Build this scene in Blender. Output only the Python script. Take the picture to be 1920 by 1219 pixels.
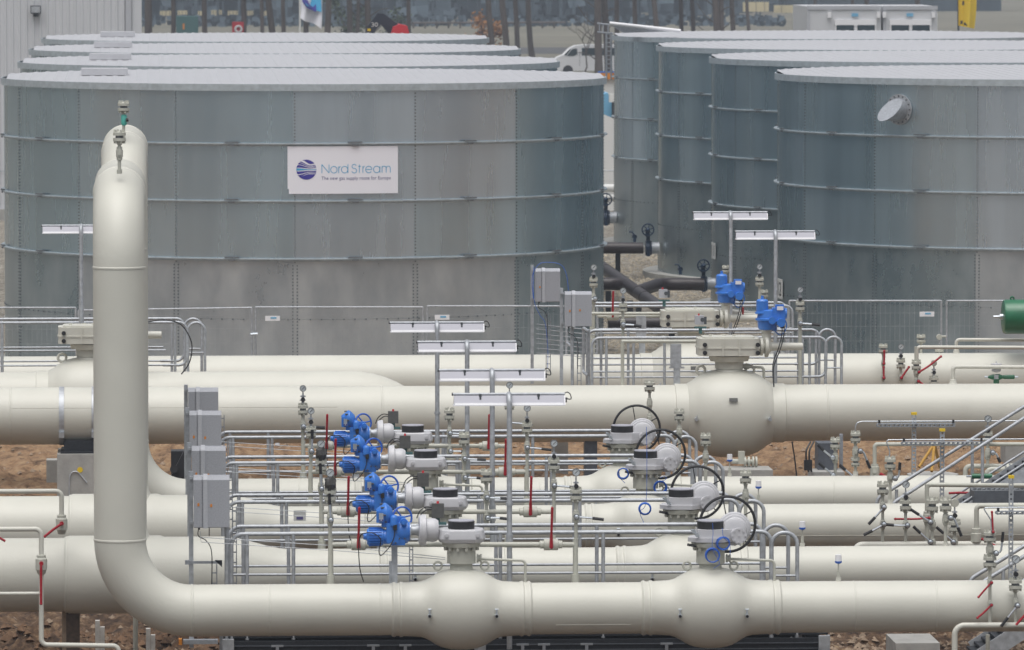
import bpy, math, random
from mathutils import Vector, Matrix, noise
for o in list(bpy.data.objects): bpy.data.objects.remove(o)
SC = bpy.context.scene
COL = SC.collection
rnd = random.Random(7)
PI = math.pi
# ------------------------------------------------------------------ camera (telephoto, looking slightly down)
F_PX, CAM_H, PSI, HZ = 12000.0, 9.5, math.radians(3.15), -137.0
TH = math.atan((609.5 - HZ) / F_PX)
cd = bpy.data.cameras.new('camera'); cam = bpy.data.objects.new('camera', cd); COL.objects.link(cam)
cd.sensor_width = 36; cd.lens = F_PX / 1920 * 36; cd.clip_start = 1; cd.clip_end = 6000
cam.location = (0, 0, CAM_H); cam.rotation_euler = (PI/2 - TH, 0, -PSI)
cd.dof.use_dof = True; cd.dof.focus_distance = 90.0; cd.dof.aperture_fstop = 7.0
SC.camera = cam
# ------------------------------------------------------------------ world, sun, exposure
SUN_EL, SUN_AZ = math.radians(72), math.radians(195)
w = bpy.data.worlds.new('World'); SC.world = w; w.use_nodes = True
nt = w.node_tree; bg = nt.nodes['Background']
sky = nt.nodes.new('ShaderNodeTexSky'); sky.sky_type = 'NISHITA'; sky.sun_disc = False
sky.sun_elevation = SUN_EL; sky.sun_rotation = SUN_AZ; sky.air_density = 1.0; sky.dust_density = 3.0; sky.ozone_density = 1.0
hs = nt.nodes.new('ShaderNodeHueSaturation'); hs.inputs['Saturation'].default_value = 0.25
nt.links.new(sky.outputs[0], hs.inputs['Color'])
# overcast luminance: zenith about three times the horizon
tc = nt.nodes.new('ShaderNodeTexCoord'); sxyz = nt.nodes.new('ShaderNodeSeparateXYZ'); mrz = nt.nodes.new('ShaderNodeMapRange'); vm = nt.nodes.new('ShaderNodeVectorMath'); vm.operation = 'SCALE'
nt.links.new(tc.outputs['Generated'], sxyz.inputs[0]); nt.links.new(sxyz.outputs['Z'], mrz.inputs[0]); mrz.inputs['To Min'].default_value = .5; mrz.inputs['To Max'].default_value = 1.6
nt.links.new(hs.outputs[0], vm.inputs[0]); nt.links.new(mrz.outputs[0], vm.inputs['Scale']); nt.links.new(vm.outputs[0], bg.inputs[0])
bg.inputs[1].default_value = 0.10
sd = bpy.data.lights.new('sun', 'SUN'); sun = bpy.data.objects.new('sun', sd); COL.objects.link(sun)
sd.energy = 1.5; sd.angle = math.radians(60); sd.color = (1, 0.97, 0.93)
sv = Vector((math.sin(SUN_AZ) * math.cos(SUN_EL), math.cos(SUN_AZ) * math.cos(SUN_EL), math.sin(SUN_EL)))
sun.rotation_euler = sv.to_track_quat('Z', 'Y').to_euler(); sun.location = sv * 300
SC.view_settings.view_transform = 'Standard'; SC.view_settings.look = 'None'
SC.view_settings.gamma = 1; SC.view_settings.exposure = 0.30; SC.view_settings.use_curve_mapping = False
# ------------------------------------------------------------------ pixel <-> place helpers (site frame: pipes along X, depth along Y)
_F = Vector((math.sin(PSI)*math.cos(TH), math.cos(PSI)*math.cos(TH), -math.sin(TH)))
_R = Vector((math.cos(PSI), -math.sin(PSI), 0)); _U = _R.cross(_F)
def ray(px, py): return _F*F_PX + _R*(px-960) - _U*(py-609.5)
def at(px, py, Y):
    v = ray(px, py); return Vector((0, 0, CAM_H)) + v*(Y/v.y)
def atz(px, py, z):
    v = ray(px, py); return Vector((0, 0, CAM_H)) + v*((z-CAM_H)/v.z)
def kk(Y): return Y/F_PX
# ------------------------------------------------------------------ materials
def mat(name, col, rough=0.5, metal=0.0, var=0.0, scale=3.0, bump=0.0, bscale=40.0, spec=0.5, rvar=0.0, stretch=(1,1,1), col2=None, objvar=0.0, coat=0.0, det=6):
    m = bpy.data.materials.new(name); m.use_nodes = True
    n = m.node_tree; p = n.nodes['Principled BSDF']
    p.inputs['Roughness'].default_value = rough; p.inputs['Metallic'].default_value = metal
    p.inputs['Specular IOR Level'].default_value = spec; p.inputs['Coat Weight'].default_value = coat
    p.inputs['Base Color'].default_value = (*col, 1)
    if var or bump or rvar or objvar or col2:
        g = n.nodes.new('ShaderNodeNewGeometry'); mp = n.nodes.new('ShaderNodeMapping')
        mp.inputs['Scale'].default_value = stretch; n.links.new(g.outputs['Position'], mp.inputs[0])
        tx = n.nodes.new('ShaderNodeTexNoise'); tx.inputs['Scale'].default_value = scale; tx.inputs['Detail'].default_value = det; tx.inputs['Roughness'].default_value = 0.6
        n.links.new(mp.outputs[0], tx.inputs['Vector'])
        src = tx.outputs['Fac']
        if objvar:
            oi = n.nodes.new('ShaderNodeObjectInfo'); ma = n.nodes.new('ShaderNodeMath'); ma.operation = 'MULTIPLY_ADD'
            ma.inputs[1].default_value = objvar; ma.inputs[2].default_value = -objvar/2; n.links.new(oi.outputs['Random'], ma.inputs[0])
            ad = n.nodes.new('ShaderNodeMath'); ad.operation = 'ADD'; n.links.new(src, ad.inputs[0]); n.links.new(ma.outputs[0], ad.inputs[1]); src = ad.outputs[0]
        cr = n.nodes.new('ShaderNodeValToRGB'); cr.color_ramp.elements[0].position = 0.3; cr.color_ramp.elements[1].position = 0.7
        c2 = col2 or col
        cr.color_ramp.elements[0].color = (*[c*(1-var) for c in col], 1); cr.color_ramp.elements[1].color = (*[min(1, c*(1+var)) for c in c2], 1)
        n.links.new(src, cr.inputs[0]); n.links.new(cr.outputs[0], p.inputs['Base Color'])
        if rvar:
            mr = n.nodes.new('ShaderNodeMapRange'); mr.inputs['From Min'].default_value = .3; mr.inputs['From Max'].default_value = .7
            mr.inputs['To Min'].default_value = rough-rvar; mr.inputs['To Max'].default_value = rough+rvar
            n.links.new(src, mr.inputs[0]); n.links.new(mr.outputs[0], p.inputs['Roughness'])
        if bump:
            b = n.nodes.new('ShaderNodeBump'); b.inputs['Strength'].default_value = 1; b.inputs['Distance'].default_value = bump
            t2 = n.nodes.new('ShaderNodeTexNoise'); t2.inputs['Scale'].default_value = bscale; t2.inputs['Detail'].default_value = 5
            n.links.new(g.outputs['Position'], t2.inputs['Vector']); n.links.new(t2.outputs['Fac'], b.inputs['Height']); n.links.new(b.outputs[0], p.inputs['Normal'])
    return m
M = {}
M['cream'] = mat('cream_pipe_paint', (.56, .553, .49), .44, var=.045, scale=1.3, bump=.0012, bscale=30, rvar=.05)
M['cream2'] = mat('cream_fitting_paint', (.46, .46, .40), .45, var=.06, scale=9)
M['galv'] = mat('galvanised_steel', (.43, .45, .475), .5, .45, var=.22, scale=14, rvar=.1)
M['galv2'] = mat('galvanised_tray', (.33, .35, .38), .55, .4, var=.2, scale=20)
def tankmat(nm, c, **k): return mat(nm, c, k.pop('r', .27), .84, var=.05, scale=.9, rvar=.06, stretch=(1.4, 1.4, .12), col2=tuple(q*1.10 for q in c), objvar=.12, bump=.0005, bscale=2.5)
M['tank'] = tankmat('tank_sheet_reflect_teal', (.36, .45, .495))  # teal and grey sheet copies carry the tank's reflection tones in their colour
M['tankg'] = tankmat('tank_sheet_reflect_grey', (.50, .57, .625))
M['tankm'] = tankmat('tank_sheet_reflect_blue_grey', (.43, .52, .57))
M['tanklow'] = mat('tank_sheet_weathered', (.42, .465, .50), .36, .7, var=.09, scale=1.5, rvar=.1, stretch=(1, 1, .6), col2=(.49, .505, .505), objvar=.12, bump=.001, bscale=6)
M['tanklowt'] = mat('tank_sheet_weathered_teal', (.28, .355, .39), .33, .75, var=.10, scale=1.5, rvar=.1, stretch=(1, 1, .6), col2=(.35, .395, .41), objvar=.12, bump=.001, bscale=6)  # weathered sheet with the teal reflection tone of the side columns
M['ring'] = mat('tank_ring_steel', (.43, .485, .52), .5, .35, var=.15, scale=8)
M['roof'] = mat('roof_sheet_zinc', (.50, .505, .53), .5, .25, var=.06, scale=3)
M['bolt'] = mat('bolt_steel', (.10, .11, .12), .5, .5)
M['sbolt'] = mat('seam_bolt_steel', (.20, .225, .24), .5, .5)
M['clip'] = mat('dark_clip_steel', (.15, .16, .17), .6, .3)
M['greyp'] = mat('light_grey_gear_paint', (.52, .52, .54), .4, var=.03, scale=12)
M['cab'] = mat('grey_enclosure', (.34, .35, .38), .6, var=.12, scale=60, bump=.001, bscale=120)
M['cabtop'] = mat('pale_enclosure_strip', (.42, .43, .46), .6, var=.08, scale=50)
M['blue'] = mat('blue_actuator_paint', (.035, .18, .60), .38, var=.10, scale=20, coat=.2)
M['blue2'] = mat('blue_cable', (.02, .11, .48), .5)
M['black'] = mat('black_rubber', (.018, .018, .02), .5)
M['dkbox'] = mat('dark_position_box', (.085, .085, .08), .6, var=.2, scale=30)
M['red'] = mat('red_lever_paint', (.36, .007, .02), .4)
M['chrome'] = mat('bright_steel', (.62, .66, .70), .28, .8)
M['lamp'] = mat('white_lamp_cover', (.42, .42, .47), .35)
M['ochre'] = mat('ochre_paint', (.42, .23, .03), .6)
M['white'] = mat('white_paint', (.78, .78, .80), .5)
M['signw'] = mat('banner_white', (.80, .80, .86), .6)
M['lblue'] = mat('banner_cyan', (.05, .36, .62), .6)
M['dblue'] = mat('banner_indigo', (.045, .035, .30), .6)
M['gtext'] = mat('banner_violet_grey', (.10, .09, .24), .6)
M['green'] = mat('green_vessel_paint', (.010, .13, .055), .35, var=.15, scale=6, coat=.3)
M['brown'] = mat('brown_coated_pipe', (.034, .026, .028), .42, var=.15, scale=4)
M['navy'] = mat('navy_valve_paint', (.012, .035, .075), .4)
M['conc'] = mat('concrete', (.34, .335, .315), .85, var=.14, scale=5, bump=.003, bscale=25)
M['yellow'] = mat('yellow_plastic', (.72, .50, .02), .5)
M['orange'] = mat('orange_sticker', (.62, .22, .02), .6)
M['dial'] = mat('gauge_dial', (.58, .62, .64), .3)
M['rim'] = mat('gauge_rim_steel', (.16, .17, .18), .4, .4)
M['dksteel'] = mat('dark_grating_steel', (.022, .025, .031), .6, .3, var=.3, scale=30)
M['midsteel'] = mat('mid_grey_steel', (.10, .11, .13), .55, .3, var=.2, scale=12)
M['wood'] = mat('weathered_post_wood', (.07, .045, .03), .8, var=.4, scale=20)
M['plank'] = mat('pale_board', (.50, .48, .45), .8, var=.2, scale=12)
M['bag'] = mat('dark_plastic_wrap', (.06, .058, .055), .35, var=.5, scale=60)
M['bark'] = mat('pine_bark', (.085, .070, .062), .9, var=.3, scale=3, stretch=(1, 1, .3), objvar=.4)
M['leaf'] = mat('pine_foliage', (.04, .06, .03), .8, var=.4, scale=.8)
M['leafo'] = mat('autumn_foliage', (.30, .14, .045), .8, var=.4, scale=2)
M['forest'] = mat('far_forest_hazed', (.060, .085, .105), .9, var=.5, scale=.12)  # blue-grey distance haze put into the foliage colour
M['clad'] = mat('white_cladding', (.55, .56, .58), .5, var=.03, scale=.6)
M['glass'] = mat('dark_window_glass', (.03, .05, .06), .1)
M['teal'] = mat('teal_band', (.10, .50, .42), .5)
M['straw'] = mat('pale_straw', (.55, .48, .30), .8, var=.2, scale=.5)
M['skyblue'] = mat('light_blue_tarp', (.16, .40, .60), .6)
M['tarp'] = mat('white_tarp', (.66, .66, .64), .7, var=.05, scale=1)
M['stone'] = mat('field_stone', (.27, .20, .14), .9, var=.35, scale=6)
M['skin'] = mat('skin', (.45, .27, .2), .6)
M['cloth'] = mat('dark_jacket', (.02, .025, .04), .8)
M['redp'] = mat('bright_red_paint', (.55, .02, .03), .45)
M['dgreen'] = mat('dark_green_container', (.05, .13, .13), .7)
# ------------------------------------------------------------------ mesh builder
TINY = {'flange_bolts', 'gear_bolts', 'bolts', 'rungs', 'tube', 'digits', 'slotted_channel', 'name_lettering', 'tagline_lettering', 'housing_bolt', 'number', 'branches', 'stems', 'foliage', 'needle'}
class MB:
    def __init__(s): s.v = []; s.f = []
    def add(s, vs, fs):
        n = len(s.v); s.v += [Vector(q) for q in vs]; s.f += [tuple(i+n for i in f) for f in fs]; return s
    def box(s, c, d, rot=None):
        c = Vector(c); x, y, z = d[0]/2, d[1]/2, d[2]/2
        vs = [Vector((i*x, j*y, k*z)) for i in (-1, 1) for j in (-1, 1) for k in (-1, 1)]
        if rot is not None: vs = [rot @ q for q in vs]
        return s.add([q+c for q in vs], [(0,1,3,2),(4,6,7,5),(0,4,5,1),(2,3,7,6),(0,2,6,4),(1,5,7,3)])
    def prism(s, poly, a, b, axis='Z'):   # poly 2D outline, extruded a..b along axis
        def m(u, v, t):
            return {'Z': (u, v, t), 'Y': (u, t, v), 'X': (t, u, v)}[axis]
        n = len(poly); vs = [m(u, v, a) for u, v in poly] + [m(u, v, b) for u, v in poly]
        fs = [(i, (i+1) % n, n+(i+1) % n, n+i) for i in range(n)] + [tuple(range(n))[::-1], tuple(range(n, 2*n))]
        return s.add(vs, fs)
    def lathe(s, prof, o, axis='Z', seg=20, cap=True):
        o = Vector(o); vs = []; fs = []
        for t, r in prof:
            for i in range(seg):
                a = 2*PI*i/seg; c, d = r*math.cos(a), r*math.sin(a)
                vs.append(o + Vector({'Z': (c, d, t), 'X': (t, c, d), 'Y': (c, t, d)}[axis]))
        for j in range(len(prof)-1):
            for i in range(seg):
                i2 = (i+1) % seg; fs.append((j*seg+i, j*seg+i2, (j+1)*seg+i2, (j+1)*seg+i))
        if cap:
            fs.append(tuple(range(seg))[::-1]); fs.append(tuple((len(prof)-1)*seg+i for i in range(seg)))
        return s.add(vs, fs)
    def tube(s, pts, r, seg=8, cap=True, closed=False):
        pts = [Vector(p) for p in pts]; n = len(pts); rr = r if isinstance(r, (list, tuple)) else [r]*n
        def tan(i):
            a = pts[(i-1) % n] if (i > 0 or closed) else pts[0]; b = pts[(i+1) % n] if (i < n-1 or closed) else pts[-1]
            return (b-a).normalized()
        t = tan(0); up = Vector((0, 0, 1)) if abs(t.z) < .9 else Vector((0, 1, 0))
        nrm = (up - t*up.dot(t)).normalized(); vs = []
        for i in range(n):
            t = tan(i); nrm = (nrm - t*nrm.dot(t)).normalized(); bn = t.cross(nrm)
            # mitre compensation at corners
            for k in range(seg):
                a = 2*PI*k/seg; vs.append(pts[i] + (nrm*math.cos(a) + bn*math.sin(a))*rr[i])
        fs = []
        for i in range(n if closed else n-1):
            i2 = (i+1) % n
            for k in range(seg):
                k2 = (k+1) % seg; fs.append((i*seg+k, i*seg+k2, i2*seg+k2, i2*seg+k))
        if cap and not closed: fs += [tuple(range(seg))[::-1], tuple((n-1)*seg+k for k in range(seg))]
        return s.add(vs, fs)
    def ring(s, c, R, r, nrm=(0, 1, 0), seg=24, s2=6):
        c = Vector(c); n = Vector(nrm).normalized(); a = n.orthogonal().normalized(); b = n.cross(a)
        return s.tube([c + (a*math.cos(2*PI*i/seg) + b*math.sin(2*PI*i/seg))*R for i in range(seg)], r, s2, closed=True)
    def loft(s, outline, levels, o):
        n = len(outline); vs = [(o[0]+u*k, o[1]+v*k, z) for z, k in levels for u, v in outline]; m = len(levels)
        return s.add(vs, [(j*n+i, j*n+(i+1) % n, (j+1)*n+(i+1) % n, (j+1)*n+i) for j in range(m-1) for i in range(n)] + [tuple(range(n))[::-1], tuple((m-1)*n+i for i in range(n))])
    def cyl(s, a, b, r, seg=12): return s.tube([a, b], r, seg)
    def ball(s, c, r, seg=12, sq=(1, 1, 1), nz=0):
        vs = []; fs = []; h = seg//2
        for j in range(1, h):
            for i in range(seg):
                th, ph = PI*j/h, 2*PI*i/seg; q = Vector((math.sin(th)*math.cos(ph), math.sin(th)*math.sin(ph), math.cos(th)))
                if nz: q *= 1 + nz*noise.noise(q*2.3 + Vector(c)*5) + nz*.5*noise.noise(q*6)
                vs.append(Vector(c) + Vector((q.x*sq[0], q.y*sq[1], q.z*sq[2]))*r)
        vs += [Vector(c)+Vector((0, 0, r*sq[2])), Vector(c)-Vector((0, 0, r*sq[2]))]; n = len(vs)
        for j in range(h-2):
            for i in range(seg): i2 = (i+1) % seg; fs.append((j*seg+i, (j+1)*seg+i, (j+1)*seg+i2, j*seg+i2))
        for i in range(seg):
            i2 = (i+1) % seg; fs.append((n-2, i, i2)); fs.append((n-1, (h-2)*seg+i2, (h-2)*seg+i))
        return s.add(vs, fs)
    def mesh(s, name, m, off=Vector((0, 0, 0)), ang=38):
        me = bpy.data.meshes.new(name); me.from_pydata([q-off for q in s.v], [], s.f); me.materials.append(m)
        me.polygons.foreach_set('use_smooth', [True]*len(me.polygons)); me.update()
        me.set_sharp_from_angle(angle=math.radians(ang)); return me
    def build(s, name, m, parent=None, ang=38):
        off = Vector((0, 0, 0)); p = parent
        while p is not None: off = off + p.location; p = p.parent
        o = bpy.data.objects.new(name, s.mesh(name, m, off, ang)); COL.objects.link(o)
        if parent is not None:
            o.parent = parent
            if name in TINY: o['kind'] = 'stuff'
        return o
def bez(pts, rad, n=6):   # polyline with rounded corners
    pts = [Vector(p) for p in pts]; out = [pts[0]]
    for i in range(1, len(pts)-1):
        a, b, c = pts[i-1], pts[i], pts[i+1]; u = (a-b); v = (c-b); lu, lv = u.length, v.length
        u.normalize(); v.normalize(); ang = u.angle(v); d = min(rad/math.tan(ang/2) if ang > .01 else rad, lu*(.999 if i == 1 else .499), lv*(.999 if i == len(pts)-2 else .499))
        p, q = b+u*d, b+v*d; bis = (u+v)
        if bis.length < 1e-4: out.append(b); continue
        h = d/math.cos(ang/2); cen = b + bis.normalized()*h; r = (p-cen).length
        a0 = (p-cen).normalized(); a1 = (q-cen).normalized(); tot = a0.angle(a1)
        for j in range(n+1):
            t = j/n; w_ = (a0*math.sin((1-t)*tot) + a1*math.sin(t*tot))/max(math.sin(tot), 1e-5); out.append(cen + w_.normalized()*r)
    out.append(pts[-1]); return out
def smooth(pts, n=6):     # Catmull-Rom
    pts = [Vector(p) for p in pts]; P = [pts[0]*2-pts[1]] + pts + [pts[-1]*2-pts[-2]]; out = []
    for i in range(1, len(P)-2):
        for j in range(n):
            t = j/n; a, b, c, d = P[i-1:i+3]
            out.append(.5*((2*b) + (c-a)*t + (2*a-5*b+4*c-d)*t*t + (3*b-a-3*c+d)*t**3))
    out.append(pts[-1]); return out
def tag(o, label, cat, group=None, kind=None):
    o['label'] = label; o['category'] = cat
    if group: o['group'] = group
    if kind: o['kind'] = kind
    return o
def thing(name, loc, label, cat, group=None):
    o = bpy.data.objects.new(name, None); COL.objects.link(o); o.location = Vector(loc); o.empty_display_size = .2
    return tag(o, label, cat, group)
def kids(o): return [c for c in ALLK.get(o.name, [])]
def refresh():
    global ALLK
    ALLK = {}
    for o in COL.objects:
        if o.parent: ALLK.setdefault(o.parent.name, []).append(o)
def copy_tree(o, dl=None, label=None, parent=None, skip=()):
    c = o.copy(); COL.objects.link(c); c.parent = parent
    if dl is not None: c.location = o.location + Vector(dl)
    if label: c['label'] = label
    for ch in kids(o):
        if ch.name.split('.')[0] in skip: continue
        copy_tree(ch, parent=c)
    return c
# ------------------------------------------------------------------ rows
ROW = [72.6, 76.72, 82.4, 86.6]
Y5, Y6, Y7 = 101.8, 105.3, 109.2
ZC = at(500, 1144, ROW[0]).z
RN = ['nearest row', 'second row', 'third row', 'fourth row']
S1 = kk(ROW[0]); RP = .295; RB = .455
# ------------------------------------------------------------------ ground
def gz(x, y):
    z = 0.0
    if y < 127:
        n1 = noise.noise(Vector((x*.22, y*.22, 0))); n2 = noise.noise(Vector((x*.9, y*.9, 3))); n3 = noise.noise(Vector((x*3, y*3, 7)))
        f = min(1, (127-y)/8)
        n4 = noise.noise(Vector((x*7, y*5, 17))); n5 = noise.noise(Vector((x*15, y*9, 5))); z += f*(.12*n1 + .12*n2 + .11*n3 + .075*n4 + .04*n5)
        z += .62*math.exp(-((x+1.5)/1.6)**2 - ((y-79.0)/1.7)**2)*(1+.5*n3)
        z += .35*math.exp(-((x-1.5)/1.5)**2 - ((y-82)/2.2)**2)
        z += .75*math.exp(-((x-12.6)/2.6)**2 - ((y-95.5)/2.6)**2)*(1+.3*n2)
        z += .5*math.exp(-((x-9.4)/1.2)**2 - ((y-96.0)/2.0)**2)*(1+.3*n3)
        z += .45*math.exp(-((x-8.6)/1.3)**2 - ((y-79)/1.5)**2)
        z += .10*abs(noise.noise(Vector((x*1.7, y*1.7, 11))))*f
    return z
g = MB(); x0, x1, y0, y1, st = -5.0, 17.0, 74.0, 127.0, .085
nx, ny = int((x1-x0)/st)+1, int((y1-y0)/st)+1
vs = [(x0+i*st, y0+j*st, gz(x0+i*st, y0+j*st) if 0 < i < nx-1 and 0 < j < ny-1 else 0) for j in range(ny) for i in range(nx)]
fs = [(j*nx+i, j*nx+i+1, (j+1)*nx+i+1, (j+1)*nx+i) for j in range(ny-1) for i in range(nx-1)]
g.add(vs, fs)
X1, Y1e = x0+(nx-1)*st, y0+(ny-1)*st
for a, b, c, d in [(-3000, x0, -500, 4000), (X1, 3000, -500, 4000), (x0, X1, -500, y0), (x0, X1, Y1e, 4000)]:
    g.add([(a, c, 0), (b, c, 0), (b, d, 0), (a, d, 0)], [(0, 1, 2, 3)])
def ground_mat():
    m = bpy.data.materials.new('ground_soil_gravel_grass'); m.use_nodes = True; n = m.node_tree; p = n.nodes['Principled BSDF']; p.inputs['Roughness'].default_value = .95
    ge = n.nodes.new('ShaderNodeNewGeometry'); sx = n.nodes.new('ShaderNodeSeparateXYZ'); n.links.new(ge.outputs['Position'], sx.inputs[0])
    def nz(sc, det=8, rough=.65):
        t = n.nodes.new('ShaderNodeTexNoise'); t.inputs['Scale'].default_value = sc; t.inputs['Detail'].default_value = det; t.inputs['Roughness'].default_value = rough
        n.links.new(ge.outputs['Position'], t.inputs['Vector']); return t.outputs['Fac']
    def ramp(src, cs):
        r = n.nodes.new('ShaderNodeValToRGB'); e = r.color_ramp.elements
        e[0].position, e[0].color = cs[0][0], (*cs[0][1], 1); e[1].position, e[1].color = cs[-1][0], (*cs[-1][1], 1)
        for q, c in cs[1:-1]: k = e.new(q); k.color = (*c, 1)
        n.links.new(src, r.inputs[0]); return r.outputs[0]
    def mix(f, a, b):
        x = n.nodes.new('ShaderNodeMix'); x.data_type = 'RGBA'; n.links.new(f, x.inputs['Factor']); n.links.new(a, x.inputs['A']); n.links.new(b, x.inputs['B']); return x.outputs['Result']
    def edge(a, b, wob):
        ad = n.nodes.new('ShaderNodeMath'); ad.operation = 'MULTIPLY_ADD'; ad.inputs[1].default_value = wob; n.links.new(nz(.15), ad.inputs[0]); n.links.new(sx.outputs['Y'], ad.inputs[2])
        r = n.nodes.new('ShaderNodeMapRange'); r.inputs['From Min'].default_value = a + wob*.5; r.inputs['From Max'].default_value = b + wob*.5; n.links.new(ad.outputs[0], r.inputs[0]); return r.outputs[0]
    soil = ramp(nz(4.5, 10, .75), [(.34, (.026, .016, .011)), (.45, (.085, .048, .027)), (.55, (.18, .108, .060)), (.66, (.36, .25, .15))])
    sand = ramp(nz(3, 10, .75), [(.33, (.09, .052, .030)), (.5, (.32, .195, .105)), (.7, (.48, .34, .20))])
    v = n.nodes.new('ShaderNodeTexVoronoi'); v.inputs['Scale'].default_value = 9; n.links.new(ge.outputs['Position'], v.inputs['Vector'])
    vr = n.nodes.new('ShaderNodeSeparateColor'); n.links.new(v.outputs['Color'], vr.inputs[0])
    grav = ramp(vr.outputs[0], [(0, (.14, .12, .10)), (.5, (.27, .24, .19)), (1, (.42, .39, .34))])
    grass = ramp(nz(.05), [(.3, (.12, .118, .085)), (.5, (.165, .155, .12)), (.7, (.21, .195, .155))])
    c = mix(edge(95, 108, 14), soil, sand); c = mix(edge(124, 129, 4), c, grav); c = mix(edge(225, 240, 30), c, grass)
    reflect_yard = ramp(nz(.6), [(.3, (.20, .205, .205)), (.7, (.29, .295, .295))]); c = mix(edge(66, 71, 2), reflect_yard, c)  # unseen pale grey ground near the camera, added for the tanks to reflect
    n.links.new(c, p.inputs['Base Color'])
    b = n.nodes.new('ShaderNodeBump'); b.inputs['Distance'].default_value = .09; n.links.new(nz(7, 8, .75), b.inputs['Height']); n.links.new(b.outputs[0], p.inputs['Normal'])
    return m
og = g.build('ground', ground_mat(), ang=180); og['kind'] = 'structure'
# road strip far behind
r_ = MB(); r_.box((30, 492, .004), (260, 26, .004)); r_.build('road', mat('asphalt_far', (.07, .07, .072), .9, var=.1))['kind'] = 'structure'
# stones and clods
def rocks(name, n_, area, size, m_, label, seed):
    q = MB(); r2 = random.Random(seed)
    for _ in range(n_):
        x, y = r2.uniform(area[0], area[1]), r2.uniform(area[2], area[3]); s_ = size*r2.uniform(.4, 1.6)
        a = [Vector((r2.uniform(.6, 1.1)*math.cos(t), r2.uniform(.6, 1.1)*math.sin(t), r2.uniform(-.2, .2)))*s_ for t in (0, 1.25, 2.5, 3.8, 5.0)]
        z = gz(x, y); c = Vector((x, y, z)); q.add([c+p for p in a] + [c+Vector((0, 0, s_*.75)), c-Vector((0, 0, s_*.5))], [(i, (i+1) % 5, 5) for i in range(5)] + [((i+1) % 5, i, 6) for i in range(5)])
    tag(q.build(name, m_, ang=10), label, 'stones', kind='stuff')
rocks('loose_stones', 4500, (-4, 15, 76, 126), .05, M['stone'], 'small stones scattered over the bare earth under the pipes', 1)
rocks('earth_lumps', 6000, (2, 15, 88, 108), .08, mat('earth_lump', (.20, .125, .075), .95, var=.45, scale=5), 'lumpy reddish earth heaped between the fourth row and the thick pipe', 6)
rocks('soil_clods', 4500, (-5, 3, 77, 86), .07, mat('soil_clod', (.13, .075, .042), .95, var=.4, scale=6), 'crumbled brown soil clods heaped below the riser', 2)
rocks('rubble', 1800, (8, 12.5, 76, 86), .042, M['stone'], 'rough stones and rubble below the right end of the front pipe', 3)
rocks('gravel_stones', 7000, (8.5, 15, 128, 185), .055, mat('gravel_stone', (.30, .26, .20), .9, var=.4, scale=3), 'pale gravel stones around the tank bases', 4)
# ------------------------------------------------------------------ storage tanks
TR, ZB, ZT = 6.45, .10, 6.27
ZR = [ZB, 1.43, 2.68, 3.87, 5.05, 6.14]
NP = 16; AP = 2*PI/NP; A0 = math.radians(-90-3.3)   # seam angle
def patch(r, th, z0, z1, a0, a1, n=4, rin=None):
    b = MB(); rin = r-th if rin is None else rin; vs = []
    for i in range(n+1):
        a = a0+(a1-a0)*i/n; c, s_ = math.cos(a), math.sin(a)
        vs += [(r*c, r*s_, z0), (r*c, r*s_, z1), (rin*c, rin*s_, z1), (rin*c, rin*s_, z0)]
    fs = []
    for i in range(n):
        for k in range(4): fs.append((i*4+k, (i+1)*4+k, (i+1)*4+(k+1) % 4, i*4+(k+1) % 4))
    fs += [(3, 2, 1, 0), (n*4, n*4+1, n*4+2, n*4+3)]
    return b.add(vs, fs)
gap = .00004/TR
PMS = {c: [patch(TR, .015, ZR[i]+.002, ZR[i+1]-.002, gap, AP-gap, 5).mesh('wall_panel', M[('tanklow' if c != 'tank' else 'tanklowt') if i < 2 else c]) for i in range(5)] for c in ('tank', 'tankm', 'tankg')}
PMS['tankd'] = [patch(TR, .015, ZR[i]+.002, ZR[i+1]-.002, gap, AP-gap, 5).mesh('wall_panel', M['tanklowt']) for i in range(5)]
FM = patch(TR+.07, .03, 6.135, 6.275, gap*.5, AP-gap*.5, 6).mesh('fascia_segment', M['ring'])
RM = []
for i in (2, 3, 4):
    b = patch(TR+.085, .01, ZR[i]-.012, ZR[i]+.012, 0, 2*PI, 96, TR+.002); b.v.extend(patch(TR+.02, .01, ZR[i]-.05, ZR[i]-.013, 0, 2*PI, 96, TR+.002).v)
    n0 = len(b.v)//2; b.f += [tuple(q+n0 for q in f) for f in list(b.f)]; RM.append(b.mesh('stiffener_ring', M['ring']))
b = MB(); b.box((TR+.075, 0, .032), (.06, .30, .025)); b.box((TR+.09, 0, -.025), (.02, .14, .03)); CLM = b.mesh('ring_clip', M['clip'])
# bolts (one mesh shared by all tanks)
b = MB()
def bolt_at(a, z, r=TR):
    R_ = Matrix.Rotation(a, 3, 'Z'); b.box(R_ @ Vector((r+.006, 0, z)), (.020, .026, .028) if r == TR else (.018, .018, .018), R_)
for k in range(NP):
    a = A0 + k*AP
    if math.cos(a+PI/2) < -.25: continue
    z = ZB+.06
    while z < 6.1:
        for da in ((-.045/TR, .045/TR) if z < 2.6 else (0,)): bolt_at(a+da+.03/TR, z)
        z += .068
nb = 176
for i in range(1, 5):
    for k in range(nb):
        a = A0 + 2*PI*(k+.5)/nb
        if math.cos(a+PI/2) < -.2: continue
        if i == 1: bolt_at(a, ZR[1])
        else: pass
BOM = b.mesh('seam_bolts', M['sbolt'])
b = MB(); b.lathe([(ZB, TR-.04), (6.12, TR-.04)], (0, 0, 0), 'Z', 64); SHM = b.mesh('inner_shell', M['tankm'])
RSM = []
wd = 1.0; Rr = TR+.05
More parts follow.
